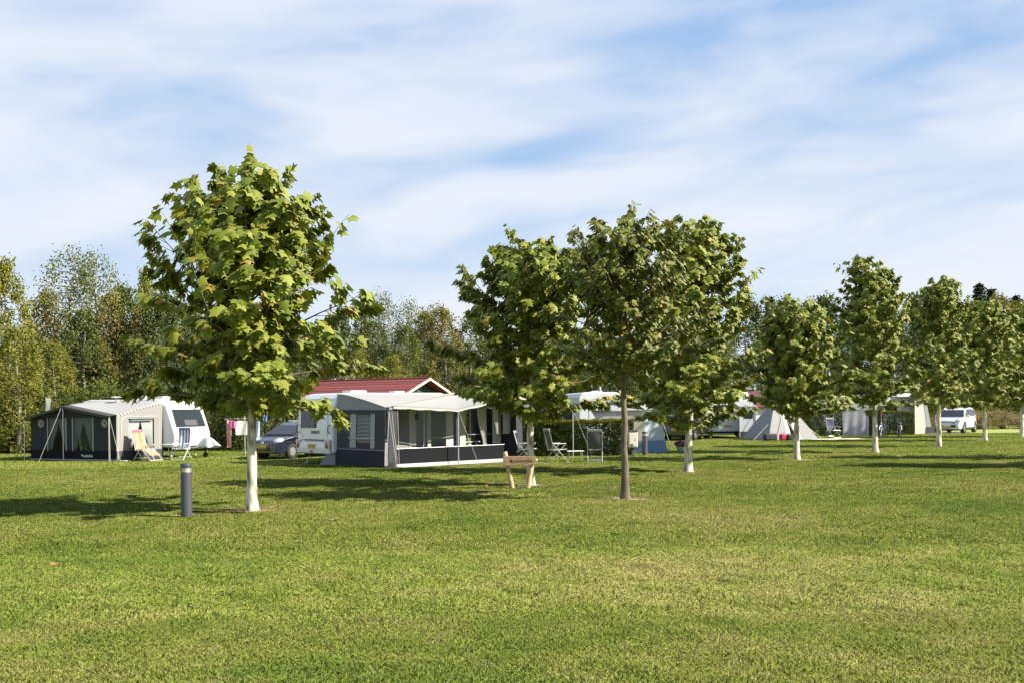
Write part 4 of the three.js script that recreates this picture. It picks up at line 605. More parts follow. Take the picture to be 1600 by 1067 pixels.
foldingChair('folding_chair', 'dark folding chair with its back to the lawn before the clipped hedge', [2.95, 0, -36.6], Math.PI - 0.08, { fabric: slate, frame: M.alloy, tilt: 0.2, high: 1.14 });
foldingChair('folding_chair', 'white framed chair half hidden behind the trunk under the canopy', [0.55, 0, -37.6], 1.2, { fabric: slate, tilt: 0.3, high: 1.1 });
function sideTable(label, at, turn, w, d, h) { const t = thing('side_table', label, 'table', at, turn); part('table_top', rbox(w, 0.03, d, 0.01, 0, h, 0), M.white, t); for (const [x, z] of [[-1, -1], [1, -1], [-1, 1], [1, 1]]) part('leg', tube([x * (w / 2 - 0.05), 0, z * (d / 2 - 0.05)], [x * (w / 2 - 0.08), h, z * (d / 2 - 0.06)], 0.012), M.alloy, t); return t; }
sideTable('small low white table between the two dark chairs', [2.28, 0, -37.2], 0.1, 0.6, 0.42, 0.36);
sideTable('small white table between the striped chairs', leftAt(6.2, -1.5), LEFT_TURN, 0.7, 0.5, 0.62);
{ const t = thing('storage_bag', 'upright black bag leaning on the beige awning wall', 'bag', leftAt(5.12, -0.85), LEFT_TURN + 1.57); part('body', rbox(0.42, 0.72, 0.24, 0.08, 0, 0.36, 0), M.black, t); part('handle', bend([[-0.1, 0.7, 0], [-0.08, 0.82, 0], [0.08, 0.82, 0], [0.1, 0.7, 0]], 0.014), M.ink, t); }

// ---------- laundry behind the large plane tree ----------
{
  const p = [-11.9, 0, -45.5], t = thing('drying_rack', 'rotary drying rack on a white pole behind the large plane tree', 'drying rack', p, 0.2);
  part('pole', tube([0, 0, 0], [0, 1.75, 0], 0.022), M.pole, t); for (let k = 0; k < 4; k++) { const a = k * 1.5708 + 0.3; part('arm', tube([0, 1.25, 0], [Math.cos(a) * 0.95, 1.62, Math.sin(a) * 0.95], 0.012), M.pole, t); }
  part('lines', [0.35, 0.65, 0.93].flatMap((r) => [0, 1, 2, 3].map((k) => { const a = k * 1.5708 + 0.3, b = a + 1.5708, y = 1.25 + 0.39 * r; return tube([Math.cos(a) * r, y, Math.sin(a) * r], [Math.cos(b) * r, y, Math.sin(b) * r], 0.004, 0.004, 4); })), M.rope, t);
  const towel = (label, x, y, w, h, c, z) => single('towel', label, 'towel', sheet((u, v) => [(u - 0.5) * w * (1 - 0.15 * v), -v * h, 0.03 * Math.sin(u * 9 + v * 2)], 10, 8, 0.006), std(c, 0.95), [p[0] + x, y, p[2] + z], 0.1, 'laundry on the drying rack');
  towel('long pale pink towel hanging on the drying rack', -0.55, 1.55, 0.2, 1.2, [0.62, 0.30, 0.33], 0.55); towel('magenta cloth hanging on the drying rack', -0.36, 1.55, 0.16, 0.35, [0.50, 0.08, 0.28], 0.62); towel('cream towel spread wide on the drying rack', 0.12, 1.52, 0.72, 0.62, [0.66, 0.64, 0.58], 0.75); towel('pale blue towel hanging to the right on the drying rack', 0.62, 1.56, 0.36, 0.95, [0.36, 0.44, 0.56], 0.5); towel('bright blue cloth hanging highest on the drying rack', 0.95, 1.75, 0.2, 0.26, [0.10, 0.20, 0.52], 0.2);
}

// ---------- cars ----------
function car(name, label, at, turn, { paint, len = 4.4, wid = 1.82, ht = 1.66, glass = M.glassDark, face = 'suv' }) {
  const t = thing(name, label, 'car', at, turn, 'parked cars'), k = len / 4.4, ky = ht / 1.66, wr = face === 'suv' ? 0.35 : 0.32, ax = 1.32;
  const arch = (cx) => { const o = []; for (let i = 0; i <= 8; i++) { const a = i / 8 * Math.PI; o.push([cx + Math.cos(a) * (wr + 0.06), 0.30 + Math.sin(a) * (wr + 0.12)]); } return o; };
  const low = [[-2.1, 0.34], [-2.18, 0.55], [-2.14, 0.85], [-2.05, 1.02], [-1.2, 1.06], [0.9, 1.05], [1.3, 1.02], [1.75, 0.95], [2.02, 0.84], [2.13, 0.70], [2.17, 0.48], [2.12, 0.30], [1.95, 0.26], ...arch(ax), ...arch(-ax)];
  low.splice(13, 0); const lowShape = low.map(([x, y]) => [x * k, y * ky]);
  const shape = (g, W0, belt, top) => { const p = g.attributes.position; for (let i = 0; i < p.count; i++) { let x = p.getX(i) / k, y = p.getY(i) / ky, z = p.getZ(i); const a = Math.max(0, Math.abs(x) - 1.35) / 0.82; z *= 1 - 0.24 * a * a; if (y > belt) z *= 1 - 0.24 * (y - belt) / (top - belt); else z *= 1 - 0.06 * Math.abs(y - 0.68); p.setZ(i, z); if (x > 1.5) p.setX(i, (x - 0.16 * (z / (wid / 2)) ** 2) * k); } g.computeVertexNormals(); return g; };
  // finer mesh across the width so that the bent nose reads round
  const slab = (pts, W0, n) => { const s = new THREE.Shape(); pts.forEach(([x, y], i) => (i ? s.lineTo(x, y) : s.moveTo(x, y))); return new THREE.ExtrudeGeometry(s, { depth: W0 - 0.12, steps: n, bevelEnabled: true, bevelThickness: 0.06, bevelSize: 0.05, bevelOffset: -0.05, bevelSegments: 3 }).translate(0, 0, -W0 / 2 + 0.06); };
  part('body', shape(slab(lowShape, wid, 10), wid, 1.04, 1.66), paint, t);
  const top = [[-2.04, 1.0], [-1.86, 1.36], [-1.62, 1.56], [-1.2, 1.64], [-0.3, 1.66], [0.25, 1.61], [0.55, 1.48], [1.28, 1.0]].map(([x, y]) => [x * k, y * ky]);
  part('cabin', shape(slab(top, wid - 0.06, 8), wid, 1.04, 1.66), paint, t);
  const gz = (y) => (wid / 2 - 0.03) * (1 - 0.24 * (y - 1.04) / 0.62);
  const P = (x, y, z) => [x * k, y * ky, z];
  part('windscreen', panel([P(0.585, 1.475, -gz(1.475) * 0.9), P(0.585, 1.475, gz(1.475) * 0.9), P(1.20, 1.075, gz(1.075) * 0.93), P(1.20, 1.075, -gz(1.075) * 0.93)], 0.03), glass, t);
  part('rear_window', panel([P(-1.845, 1.42, -gz(1.42) * 0.85), P(-1.845, 1.42, gz(1.42) * 0.85), P(-2.03, 1.07, gz(1.07) * 0.82), P(-2.03, 1.07, -gz(1.07) * 0.82)], 0.03), glass, t);
  for (const s of [-1, 1]) {
    const q = (x, y) => P(x, y, s * (gz(y) * 1.002 + 0.004));
    part('side_window', panel([q(1.02, 1.10), q(0.06, 1.10), q(0.06, 1.52), q(0.42, 1.48)], 0.02), glass, t); part('side_window', panel([q(-0.02, 1.10), q(-0.98, 1.10), q(-0.92, 1.53), q(-0.02, 1.53)], 0.02), glass, t); part('side_window', panel([q(-1.05, 1.12), q(-1.62, 1.16), q(-1.45, 1.48), q(-1.0, 1.52)], 0.02), glass, t);
    part('mirror', rbox(0.12, 0.14, 0.2, 0.05, 0.86 * k, 1.10 * ky, s * (wid / 2 + 0.06)), paint, t);
    part('sill', rbox(2.0 * k, 0.12, 0.06, 0.02, 0, 0.33 * ky, s * (wid / 2 - 0.045)), M.rubber, t);
    part('headlight', new THREE.SphereGeometry(0.2, 18, 12).scale(1.15, 0.5, 1.15).rotateZ(-0.35).translate(1.83 * k, 0.83 * ky, s * (wid / 2 - 0.30)), M.lens, t);
    part('tail_light', rbox(0.12, 0.28, 0.22, 0.04, -2.04 * k, 0.92 * ky, s * (wid / 2 - 0.25)), M.red, t);
    part('fog_light', new THREE.SphereGeometry(0.09, 12, 8).scale(0.5, 0.8, 1.4).translate(2.05 * k, 0.45 * ky, s * (wid / 2 - 0.36)), face === 'suv' ? M.rubber : M.lens, t);
    part('roof_rail', tube([-1.3 * k, 1.665 * ky, s * 0.56], [0.1 * k, 1.67 * ky, s * 0.56], 0.015), M.alloy, t);
    for (const x of [0.28, -0.7]) part('door_handle', rbox(0.17, 0.03, 0.03, 0.01, x * k, 0.92 * ky, s * (wid / 2 - 0.012)), paint, t);
    wheel(t, wr, 0.22, ax * k, s * (wid / 2 - 0.13), s, 10); wheel(t, wr, 0.22, -ax * k, s * (wid / 2 - 0.13), s, 10);
  }
  part('grille', [rbox(0.08, 0.12, 0.95, 0.03, 2.075 * k, 0.70 * ky, 0), rbox(0.08, 0.17, 1.05, 0.04, 2.115 * k, 0.47 * ky, 0)], M.rubber, t);
  part('grille_bar', [box(0.02, 0.018, 0.9, 2.12 * k, 0.70 * ky, 0)], M.alloy, t); part('emblem', new THREE.CylinderGeometry(0.06, 0.06, 0.02, 16).rotateZ(Math.PI / 2).translate(2.125 * k, 0.745 * ky, 0), M.alloy, t);
  part('underbody', box(3.6 * k, 0.14, wid - 0.3, 0, 0.28, 0), M.rubber, t);
  plateOn(t, 0.52, 0.115, 2.17 * k + 0.006, 0.575 * ky - (face === 'suv' ? 0.16 : 0), 0, Math.PI / 2); plateOn(t, 0.52, 0.115, -2.19 * k - 0.006, 0.72 * ky, 0, -Math.PI / 2);
  return t;
}
const face = (deg) => (deg - 90) * Math.PI / 180;       // heading of the nose: 0 straight at the camera, + to the right
const paintDark = phys([0.012, 0.016, 0.030], 0.3, { clearcoat: 1, clearcoatRoughness: 0.06 }), paintWhite = phys([0.58, 0.60, 0.63], 0.35, { clearcoat: 1, clearcoatRoughness: 0.06 }), paintBlack = phys([0.014, 0.015, 0.018], 0.3, { clearcoat: 1, clearcoatRoughness: 0.08 });
car('parked_car', 'dark navy car with yellow front plate parked beside the white caravan', [-8.85, 0, -42.7], face(-32), { paint: paintDark, len: 4.5, ht: 1.5, face: 'saloon' });
car('parked_car', 'white sport utility car with dark grille parked at the far field edge', [29.25, 0, -67.4], face(-38), { paint: paintWhite, len: 4.4, ht: 1.68 });
car('parked_car', 'black car almost hidden behind the purple flower pot and hanging leaves', [10.3, 0, -59.6], face(150), { paint: paintBlack, len: 4.3, ht: 1.5, face: 'saloon' });
// ---------- house behind the middle camp ----------
{
  const peak = [-4.2, -52.5], ang = Math.atan2(0.52, 0.855);         // ridge runs away to the left
  const t = thing('house', 'low house with red tiled roof and white gable boards behind the caravan', 'house', [peak[0], 0, peak[1]], -ang), L = 12, half = 3.4, ey = 2.25, ry = 3.52;
  const brick = std([0.20, 0.105, 0.07], 0.9), tile = [std([0.17, 0.035, 0.031], 0.75), std([0.14, 0.029, 0.027], 0.75), std([0.195, 0.042, 0.035], 0.75)];
  part('wall', [box(L - 0.6, ey + 0.1, 0.2, -L / 2 - 0.3, (ey + 0.1) / 2, half - 0.45), box(L - 0.6, ey + 0.1, 0.2, -L / 2 - 0.3, (ey + 0.1) / 2, -half + 0.45), box(0.2, ey + 0.1, half * 2 - 0.7, -0.55, (ey + 0.1) / 2, 0), box(0.2, ey + 0.1, half * 2 - 0.7, -L + 0.1, (ey + 0.1) / 2, 0)], brick, t);
  part('gable', panel([[-0.62, ey, -half + 0.4], [-0.62, ey, half - 0.4], [-0.62, ry - 0.22, 0]], 0.1), std([0.045, 0.06, 0.05], 0.8), t);
  const roof = part('roof', [panel([[0, ry - 0.06, 0], [-L, ry - 0.06, 0], [-L, ey - 0.11, half], [0, ey - 0.11, half]], 0.06), panel([[0, ry - 0.06, 0], [-L, ry - 0.06, 0], [-L, ey - 0.11, -half], [0, ey - 0.11, -half]], 0.06)], tile[1], t);
  // tile courses: each row a run of curved tiles
  const slope = Math.hypot(half, ry - ey), rows = 9, pitch = Math.atan2(ry - ey, half);
  for (const s of [1, -1]) for (let r = 0; r < rows; r++) {
    const f0 = r / rows, f1 = (r + 1.12) / rows, lift = 0.02;
    const g = sheet((u, v) => { const f = lerp(f0, Math.min(1.01, f1), v), x = -u * L; return [x, lerp(ry, ey, f) - 0.01 + lift * v + 0.018 * Math.abs(Math.sin(u * L * 10.5)), s * half * f]; }, 150, 1, 0.014);
    part('tile_course', g, tile[r % 3], roof);
  }
  part('ridge_cap', [tube([0.02, ry + 0.01, 0], [-L, ry + 0.01, 0], 0.075, 0.075, 10)], tile[0], roof);
  part('gable_board', [1, -1].map((s) => panel([[0.02, ry + 0.03, 0], [0.02, ry - 0.10, 0], [0.02, ey - 0.18, s * (half + 0.02)], [0.02, ey - 0.05, s * (half + 0.02)]], 0.05)), std([0.42, 0.42, 0.40], 0.6), t);
  part('chimney', [box(0.22, 0.5, 0.22, -6.2, ry + 0.1, -0.7)], M.ink, roof);
}
{ // second red roof, a sliver behind the white motorhome
  const t = thing('house', 'dark red roofed cabin glimpsed above the white camper through leaves', 'house', [15.7, 0, -70], 0.3), h = 1.9;
  part('wall', box(2.0, h, 4, 0, h / 2, 0), std([0.30, 0.28, 0.25], 0.9), t); part('roof', [panel([[-1.2, h + 0.95, 0], [1.2, h + 0.95, 0], [1.2, h - 0.1, 2.4], [-1.2, h - 0.1, 2.4]], 0.1), panel([[-1.2, h + 0.95, 0], [1.2, h + 0.95, 0], [1.2, h - 0.1, -2.4], [-1.2, h - 0.1, -2.4]], 0.1)], std([0.10, 0.025, 0.03], 0.8), t); part('door', box(0.8, 1.75, 0.06, 0.3, 0.875, 2.02), M.white, t);
}

// ---------- clipped hedges ----------
function hedge(label, [x, z], turn, w, h, d, seed, n) {
  const rnd = rngOf(seed), g3 = () => (rnd() + rnd() + rnd()) / 1.5 - 1, t = thing('hedge', label, 'hedge', [x, 0, z], turn), L = new Leaves(SMALL_LEAF, false), limbs = [];
  for (let k = 0; k < w * 14; k++) { const a = (rnd() - 0.5) * (w - 0.1), b = (rnd() - 0.5) * d * 0.5; limbs.push(tube([a, -0.03, b], [a + g3() * 0.15, h * 0.9, b + g3() * 0.3], 0.018, 0.005, 5)); }
  part('stems', limbs.map((g) => { const c = new Float32Array(g.attributes.position.count * 3).map((_, i) => [0.12, 0.09, 0.06][i % 3]); g.setAttribute('color', new THREE.BufferAttribute(c, 3)); return g; }), BARK, t);
  for (let i = 0; i < n; i++) {
    const f = rnd(); let p, out;
    if (f < 0.34) { p = V((rnd() - 0.5) * w, h - Math.abs(g3()) * 0.1, (rnd() - 0.5) * d); out = V(0, 1, 0); }
    else if (f < 0.70) { p = V((rnd() - 0.5) * w, 0.04 + rnd() * h * 0.97, d / 2 - Math.abs(g3()) * 0.14); out = V(0, 0.25, 1); }
    else if (f < 0.80) { p = V((rnd() - 0.5) * w, rnd() * h, -d / 2 + Math.abs(g3()) * 0.14); out = V(0, 0.2, -1); }
    else if (f < 0.88) { const s = rnd() < 0.5 ? -1 : 1; p = V(s * (w / 2 - Math.abs(g3()) * 0.14), rnd() * h, (rnd() - 0.5) * d); out = V(s, 0.2, 0); }
    else { p = V((rnd() - 0.5) * w * 0.98, rnd() * h * 0.95, (rnd() - 0.5) * d * 0.9); out = V(g3(), g3(), g3()); }
    const bump = 0.05 * n3(p.x * 2.2, p.y * 3, p.z * 3 + seed); p.addScaledVector(out, bump);
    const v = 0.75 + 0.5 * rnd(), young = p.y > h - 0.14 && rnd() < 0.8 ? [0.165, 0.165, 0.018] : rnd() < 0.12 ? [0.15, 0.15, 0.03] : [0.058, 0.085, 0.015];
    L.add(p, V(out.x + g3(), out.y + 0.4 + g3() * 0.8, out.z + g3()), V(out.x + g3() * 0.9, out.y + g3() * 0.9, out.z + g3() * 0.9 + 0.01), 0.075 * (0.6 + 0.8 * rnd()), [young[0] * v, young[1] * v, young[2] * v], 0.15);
  }
  part('foliage', L.build(), FARLEAF, t).userData = { kind: 'stuff' };
}
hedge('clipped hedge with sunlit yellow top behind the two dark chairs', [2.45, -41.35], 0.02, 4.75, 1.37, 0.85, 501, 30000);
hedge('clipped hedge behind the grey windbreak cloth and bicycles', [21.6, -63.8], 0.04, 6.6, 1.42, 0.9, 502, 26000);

// ---------- camp behind the hedge ----------
{
  const B = [5.62, 0, -43.0], turn = -0.08, at = (x, z) => { const c = Math.cos(turn), s = Math.sin(turn); return [B[0] + x * c + z * s, 0, B[2] - x * s + z * c]; };
  const t = thing('caravan', 'white caravan with pinkish lettering behind the clipped hedge', 'caravan', [2.98, 0, -45.6], 0.12, 'caravans'), W = 1.95, H = 2.62;
  part('body', extrude([[0, 0.42], [W, 0.42], [W, H - 0.22], [W - 0.12, H - 0.05], [W - 0.3, H], [0.3, H], [0.12, H - 0.05], [0, H - 0.22]], 4.6, 0.06, 3).translate(0, 0, -2.3), M.shell, t);
  part('lettering', lettering('HOBBY', 'bold', 0.15).translate(0.5, 2.02, 0.004), M.redInk, t);
  caravanWindow(t, [[1.2, 1.7, 0.004], [1.95, 1.7, 0.004], [1.95, 1.3, 0.004], [1.2, 1.3, 0.004]]); part('roof_hatch', rbox(0.5, 0.08, 0.6, 0.03, 1.1, H + 0.04, -1.6), M.roofWhite, t);
  wheel(t, 0.32, 0.18, W - 0.12, -2.4, 1); part('underframe', [box(W - 0.3, 0.14, 3.8, W / 2, 0.36, -2.3), box(0.2, 0.3, 0.2, 0.3, 0.15, -0.6), box(0.2, 0.3, 0.2, W - 0.3, 0.15, -0.6)], M.rubber, t);
  const a = thing('awning', 'pale awning with blue skirt and blue grey end behind the hedge', 'awning', at(-2.75, 0), turn, 'caravan awnings'), w = 2.7, d = 2.1, e = 1.80;
  part('roof', [sheet((u, v) => [lerp(0.35, w + 0.08, u), lerp(2.30 - 0.34 * Math.pow(u, 2.5), e - 0.0, Math.pow(v, 1.2)) - 0.04 * Math.sin(Math.PI * u) * Math.sin(Math.PI * v), lerp(-1.2, 0.06, v)], 14, 8), sheet((u, v) => [lerp(1.65, w + 0.76, u), lerp(2.48, e + 0.03, Math.pow(u, 1.2)), lerp(-0.45, -d, v)], 10, 4), panel([[w + 0.05, e + 0.01, 0.03], [w + 0.76, e + 0.03, -0.48], [1.9, 2.38, -0.47]], 0.01)], M.canvas, a);
  part('front_wall', [panel([[1.35, 0.5, 0], [w, 0.5, 0], [w, e - 0.02, 0], [1.35, e - 0.02, 0]]), panel([[0.72, 1.35, 0], [1.35, 1.35, 0], [1.35, e - 0.02, 0], [0.35, e + 0.15, -0.3]])], phys([0.60, 0.56, 0.51], 0.95, { transmission: 0.14, thickness: 0 }), a);
  part('pale_band', panel([[1.5, 1.6, 0.012], [w - 0.02, 1.6, 0.012], [w - 0.02, 1.73, 0.012], [1.5, 1.73, 0.012]], 0.008), M.curtain, a);
  part('front_skirt', panel([[0.4, 0.0, 0.02], [w + 0.04, 0.0, 0.02], [w, 0.52, 0.01], [0.4, 0.52, 0.01]]), M.blue, a);
  part('end_wall', [panel([[w, 0.5, 0], [w + 0.86, 0.5, -0.5], [w + 0.72, e + 0.02, -0.5], [w, e, 0]]), panel([[w + 0.86, 0.5, -0.5], [w + 0.86, 0.5, -d], [w + 0.72, e + 0.02, -d], [w + 0.72, e + 0.02, -0.5]])], M.paleBlue, a); part('end_skirt', [panel([[w + 0.04, 0, 0.02], [w + 1.0, 0, -0.48], [w + 0.87, 0.52, -0.49], [w + 0.01, 0.52, 0.005]]), panel([[w + 1.0, 0, -0.48], [w + 1.0, 0, -d], [w + 0.87, 0.52, -d], [w + 0.87, 0.52, -0.49]])], M.blue, a);
  part('frame_pole', [tube([0.36, 0, -0.3], [0.36, 2.0, -0.3], 0.018), tube([w - 0.02, 0, -0.04], [w - 0.02, e, -0.04], 0.018), tube([0.4, 1.1, 0], [1.4, 1.55, 0.02], 0.012)], M.pole, a);
  part('guy_rope', [tube([w + 0.72, e - 0.05, -0.46], [w + 1.1, 0.02, -0.1], 0.008, 0.008, 5), tube([w + 0.75, 1.45, -0.4], [w + 0.1, 0.85, 0.05], 0.01, 0.01, 5), tube([w + 0.72, e, -d], [w + 1.3, 0.02, -d - 0.1], 0.008, 0.008, 5), tube([1.3, 0.6, 0.03], [1.15, 0.02, 0.42], 0.012, 0.012, 5)], M.curtain, a);
  const g = thing('dark_awning', 'dark grey awning wall in shade beneath the pale canopy', 'awning', [0.55, 0, -47.2], -0.05, 'caravan awnings'); part('wall', panel([[0, 0, 0], [3.1, 0, 0], [3.1, 1.95, 0], [0, 1.95, 0]], 0.02), M.charcoal, g); part('window', panel([[0.2, 1.2, 0.016], [1.6, 1.2, 0.016], [1.6, 1.75, 0.016], [0.2, 1.75, 0.016]], 0.01), M.glassDark, g); part('roof', panel([[-0.05, 1.96, 0.05], [3.15, 1.96, 0.05], [3.15, 2.2, -2], [-0.05, 2.2, -2]], 0.02), M.greyCurtain, g); part('frame_pole', [tube([0, 0, 0], [0, 1.96, 0], 0.02), tube([3.1, 0, 0], [3.1, 1.96, 0], 0.02), tube([0, 0, -2], [0, 2.2, -2], 0.02), tube([3.1, 0, -2], [3.1, 2.2, -2], 0.02)], M.pole, g);
}
{ const t = thing('flag_pole', 'tall pale grey mast rising behind the clipped hedge', 'mast', [3.95, 0, -45.8], 0); part('pole', tube([0, 0, 0], [0, 4.05, 0], 0.055, 0.042, 14), std([0.48, 0.54, 0.56], 0.5), t); part('cap', new THREE.SphereGeometry(0.05, 12, 8).translate(0, 4.05, 0), M.pole, t); part('base', new THREE.CylinderGeometry(0.1, 0.12, 0.15, 14).translate(0, 0.075, 0), M.steel, t); }
{ const t = thing('service_box', 'cream electricity box on a post at the end of the hedge', 'electric box', [4.78, 0, -40.6], 0.1); part('post', rbox(0.12, 0.4, 0.12, 0.01, 0, 0.18, -0.02), M.ink, t); part('cabinet', rbox(0.36, 0.64, 0.22, 0.03, 0, 0.66, 0), std([0.66, 0.62, 0.53], 0.6), t); part('roof', rbox(0.4, 0.05, 0.28, 0.015, 0, 1.0, 0), M.ink, t); part('door', [box(0.30, 0.5, 0.012, 0, 0.64, 0.115), box(0.03, 0.06, 0.02, 0.1, 0.66, 0.125)], std([0.62, 0.58, 0.50], 0.6), t); part('socket', box(0.08, 0.08, 0.04, -0.06, 0.44, 0.125), M.ink, t); }

// ---------- bollard lamps ----------
function bollard(label, at, h, r, bandMat) {
  const t = thing('bollard_lamp', label, 'bollard', at, 0, 'bollard lamps'), body = std([0.075, 0.083, 0.098], 0.5, { metalness: 0.35 });
  part('post', new THREE.LatheGeometry([[0, -0.03], [r * 1.02, -0.03], [r * 1.02, 0.01], [r, 0.015], [r, h - 0.175], [r * 0.96, h - 0.165], [0, h - 0.165]].map(([a, b]) => new THREE.Vector2(a, b)), 32), body, t);
  part('lens', new THREE.CylinderGeometry(r * 0.9, r * 0.9, 0.085, 32).translate(0, h - 0.125, 0), bandMat, t); part('lens_ring', [0, 1, 2].map((k) => new THREE.TorusGeometry(r * 0.91, 0.004, 6, 32).rotateX(Math.PI / 2).translate(0, h - 0.155 + k * 0.03, 0)), M.alloy, t);
  part('cap', new THREE.LatheGeometry([[0, h], [r * 0.9, h], [r * 1.02, h - 0.012], [r * 1.02, h - 0.078], [r * 0.9, h - 0.083], [0, h - 0.083]].map(([a, b]) => new THREE.Vector2(a, b)), 32), body, t);
  for (let k = 0; k < 3; k++) { const a = k * 2.094 + 0.4; part('strut', tube([Math.cos(a) * r * 0.94, h - 0.17, Math.sin(a) * r * 0.94], [Math.cos(a) * r * 0.94, h - 0.08, Math.sin(a) * r * 0.94], 0.006), body, t); }
}
bollard('grey bollard lamp with pale lens ring beside the large plane tree', [-6.02, 0, -18.85], 1.0, 0.10, phys([0.62, 0.55, 0.43], 0.35, { transmission: 0.3, thickness: 0 }));
bollard('distant dark bollard lamp in front of the blue skirted awning', [5.3, 0, -40.9], 0.95, 0.105, phys([0.55, 0.40, 0.36], 0.4, { transmission: 0.2, thickness: 0 }));

// ---------- wooden name board ----------
{
  const t = thing('wooden_sign', 'wooden name board on two splayed log posts before the plane tree', 'sign', [0.16, 0, -24.9], 0.03), rnd = rngOf(60);
  const logPaint = (p) => { const a = n3(p.x * 20, p.y * 3, p.z * 20), k = mix3([0.40, 0.27, 0.14], [0.58, 0.43, 0.25], smooth(-0.5, 0.6, a)); return k; };
  const log = (a, b, r) => { const pts = [], rr = []; for (let i = 0; i <= 10; i++) { const f = i / 10; pts.push(V(...a).lerp(V(...b), f)); rr.push(r * (1 - 0.1 * f + 0.05 * n2(f * 5, r * 99))); } return stem(pts, rr, logPaint, 12); };
  part('post', log([-0.16, -0.06, 0], [-0.345, 0.89, 0.0], 0.06), BARK, t); part('post', log([0.19, -0.06, 0], [0.33, 0.72, 0.0], 0.068), BARK, t);
  const board = extrude([[-0.40, 0.55], [0.39, 0.565], [0.40, 0.78], [-0.39, 0.785]], 0.07, 0.008, 2).translate(0, 0, 0.095), dense = board;
  const tex = (() => { const W = 512, H = 128, d = new Uint8Array(W * H * 4); for (let j = 0; j < H; j++) for (let i = 0; i < W; i++) { const g = 0.5 + 0.5 * n2(i * 0.012, j * 0.16) * 0.7 + 0.25 * n2(i * 0.05 + 8, j * 0.5), c = mix3([118, 92, 66], [176, 148, 114], clamp(g)), o = (j * W + i) * 4; d[o] = c[0]; d[o + 1] = c[1]; d[o + 2] = c[2]; d[o + 3] = 255; } const x = new THREE.DataTexture(d, W, H); x.colorSpace = THREE.SRGBColorSpace; x.magFilter = THREE.LinearFilter; x.wrapS = x.wrapT = THREE.MirroredRepeatWrapping; x.needsUpdate = true; return x; })();
  { const b = new THREE.Mesh(dense, std([1, 1, 1], 0.85, { map: tex })); b.name = 'board'; b.castShadow = b.receiveShadow = true; t.add(b); }
  const zz = 0.1305; part('lettering', lettering('Leeuwerik', 'serif', 0.068, 0.003).translate(0.06, 0.672, zz), std([0.10, 0.065, 0.04], 0.9), t);
  part('carved_emblem', [0, 1, 2, 3].map((k) => panel([[0, 0.05, 0], [0.014, 0.01, 0], [0, 0, 0], [-0.014, 0.01, 0]], 0.003).rotateZ(k * 1.5708).translate(-0.205, 0.672, zz)).concat([new THREE.CylinderGeometry(0.014, 0.014, 0.003, 10).rotateX(1.5708).translate(-0.205, 0.672, zz)]), std([0.035, 0.025, 0.02], 0.9), t);
  for (const s of [-1, 1]) part('bolt', new THREE.CylinderGeometry(0.012, 0.012, 0.01, 8).rotateX(1.5708).translate(s * 0.33, 0.66, 0.134), M.steel, t);
}

// ---------- flower pot, motorhome, tent and the far pitches ----------
{
  const t = thing('flower_pot', 'purple flowering plant in a pale green pot behind the knobbly white trunk', 'flower pot', [7.15, 0, -43.6], 0), rnd = rngOf(71), L = new Leaves(SMALL_LEAF, false);
  part('pot', new THREE.LatheGeometry([[0, 0], [0.15, 0], [0.2, 0.26], [0.22, 0.27], [0.21, 0.3], [0.17, 0.28], [0, 0.27]].map(([a, b]) => new THREE.Vector2(a, b)), 24), std([0.34, 0.50, 0.36], 0.6), t);
  for (let k = 0; k < 1700; k++) { const a = rnd() * 6.283, u = rnd() * 2 - 0.9, r = 0.28 * Math.cbrt(0.3 + 0.7 * rnd()), s = Math.sqrt(Math.max(0, 1 - u * u)), p = V(Math.cos(a) * s * r * 1.12, 0.42 + u * r * 0.62, Math.sin(a) * s * r * 1.12), top = u > -0.35; L.add(p, V(rnd() - 0.5, rnd(), rnd() - 0.5), V(rnd() - 0.5, rnd() + 0.2, rnd() - 0.5), 0.05, top ? [0.33 + 0.1 * rnd(), 0.03, 0.22] : [0.05, 0.09, 0.02], 0.2); }
  part('blossoms', L.build(), FARLEAF, t).userData = { kind: 'stuff' }; t.scale.setScalar(0.78);
}
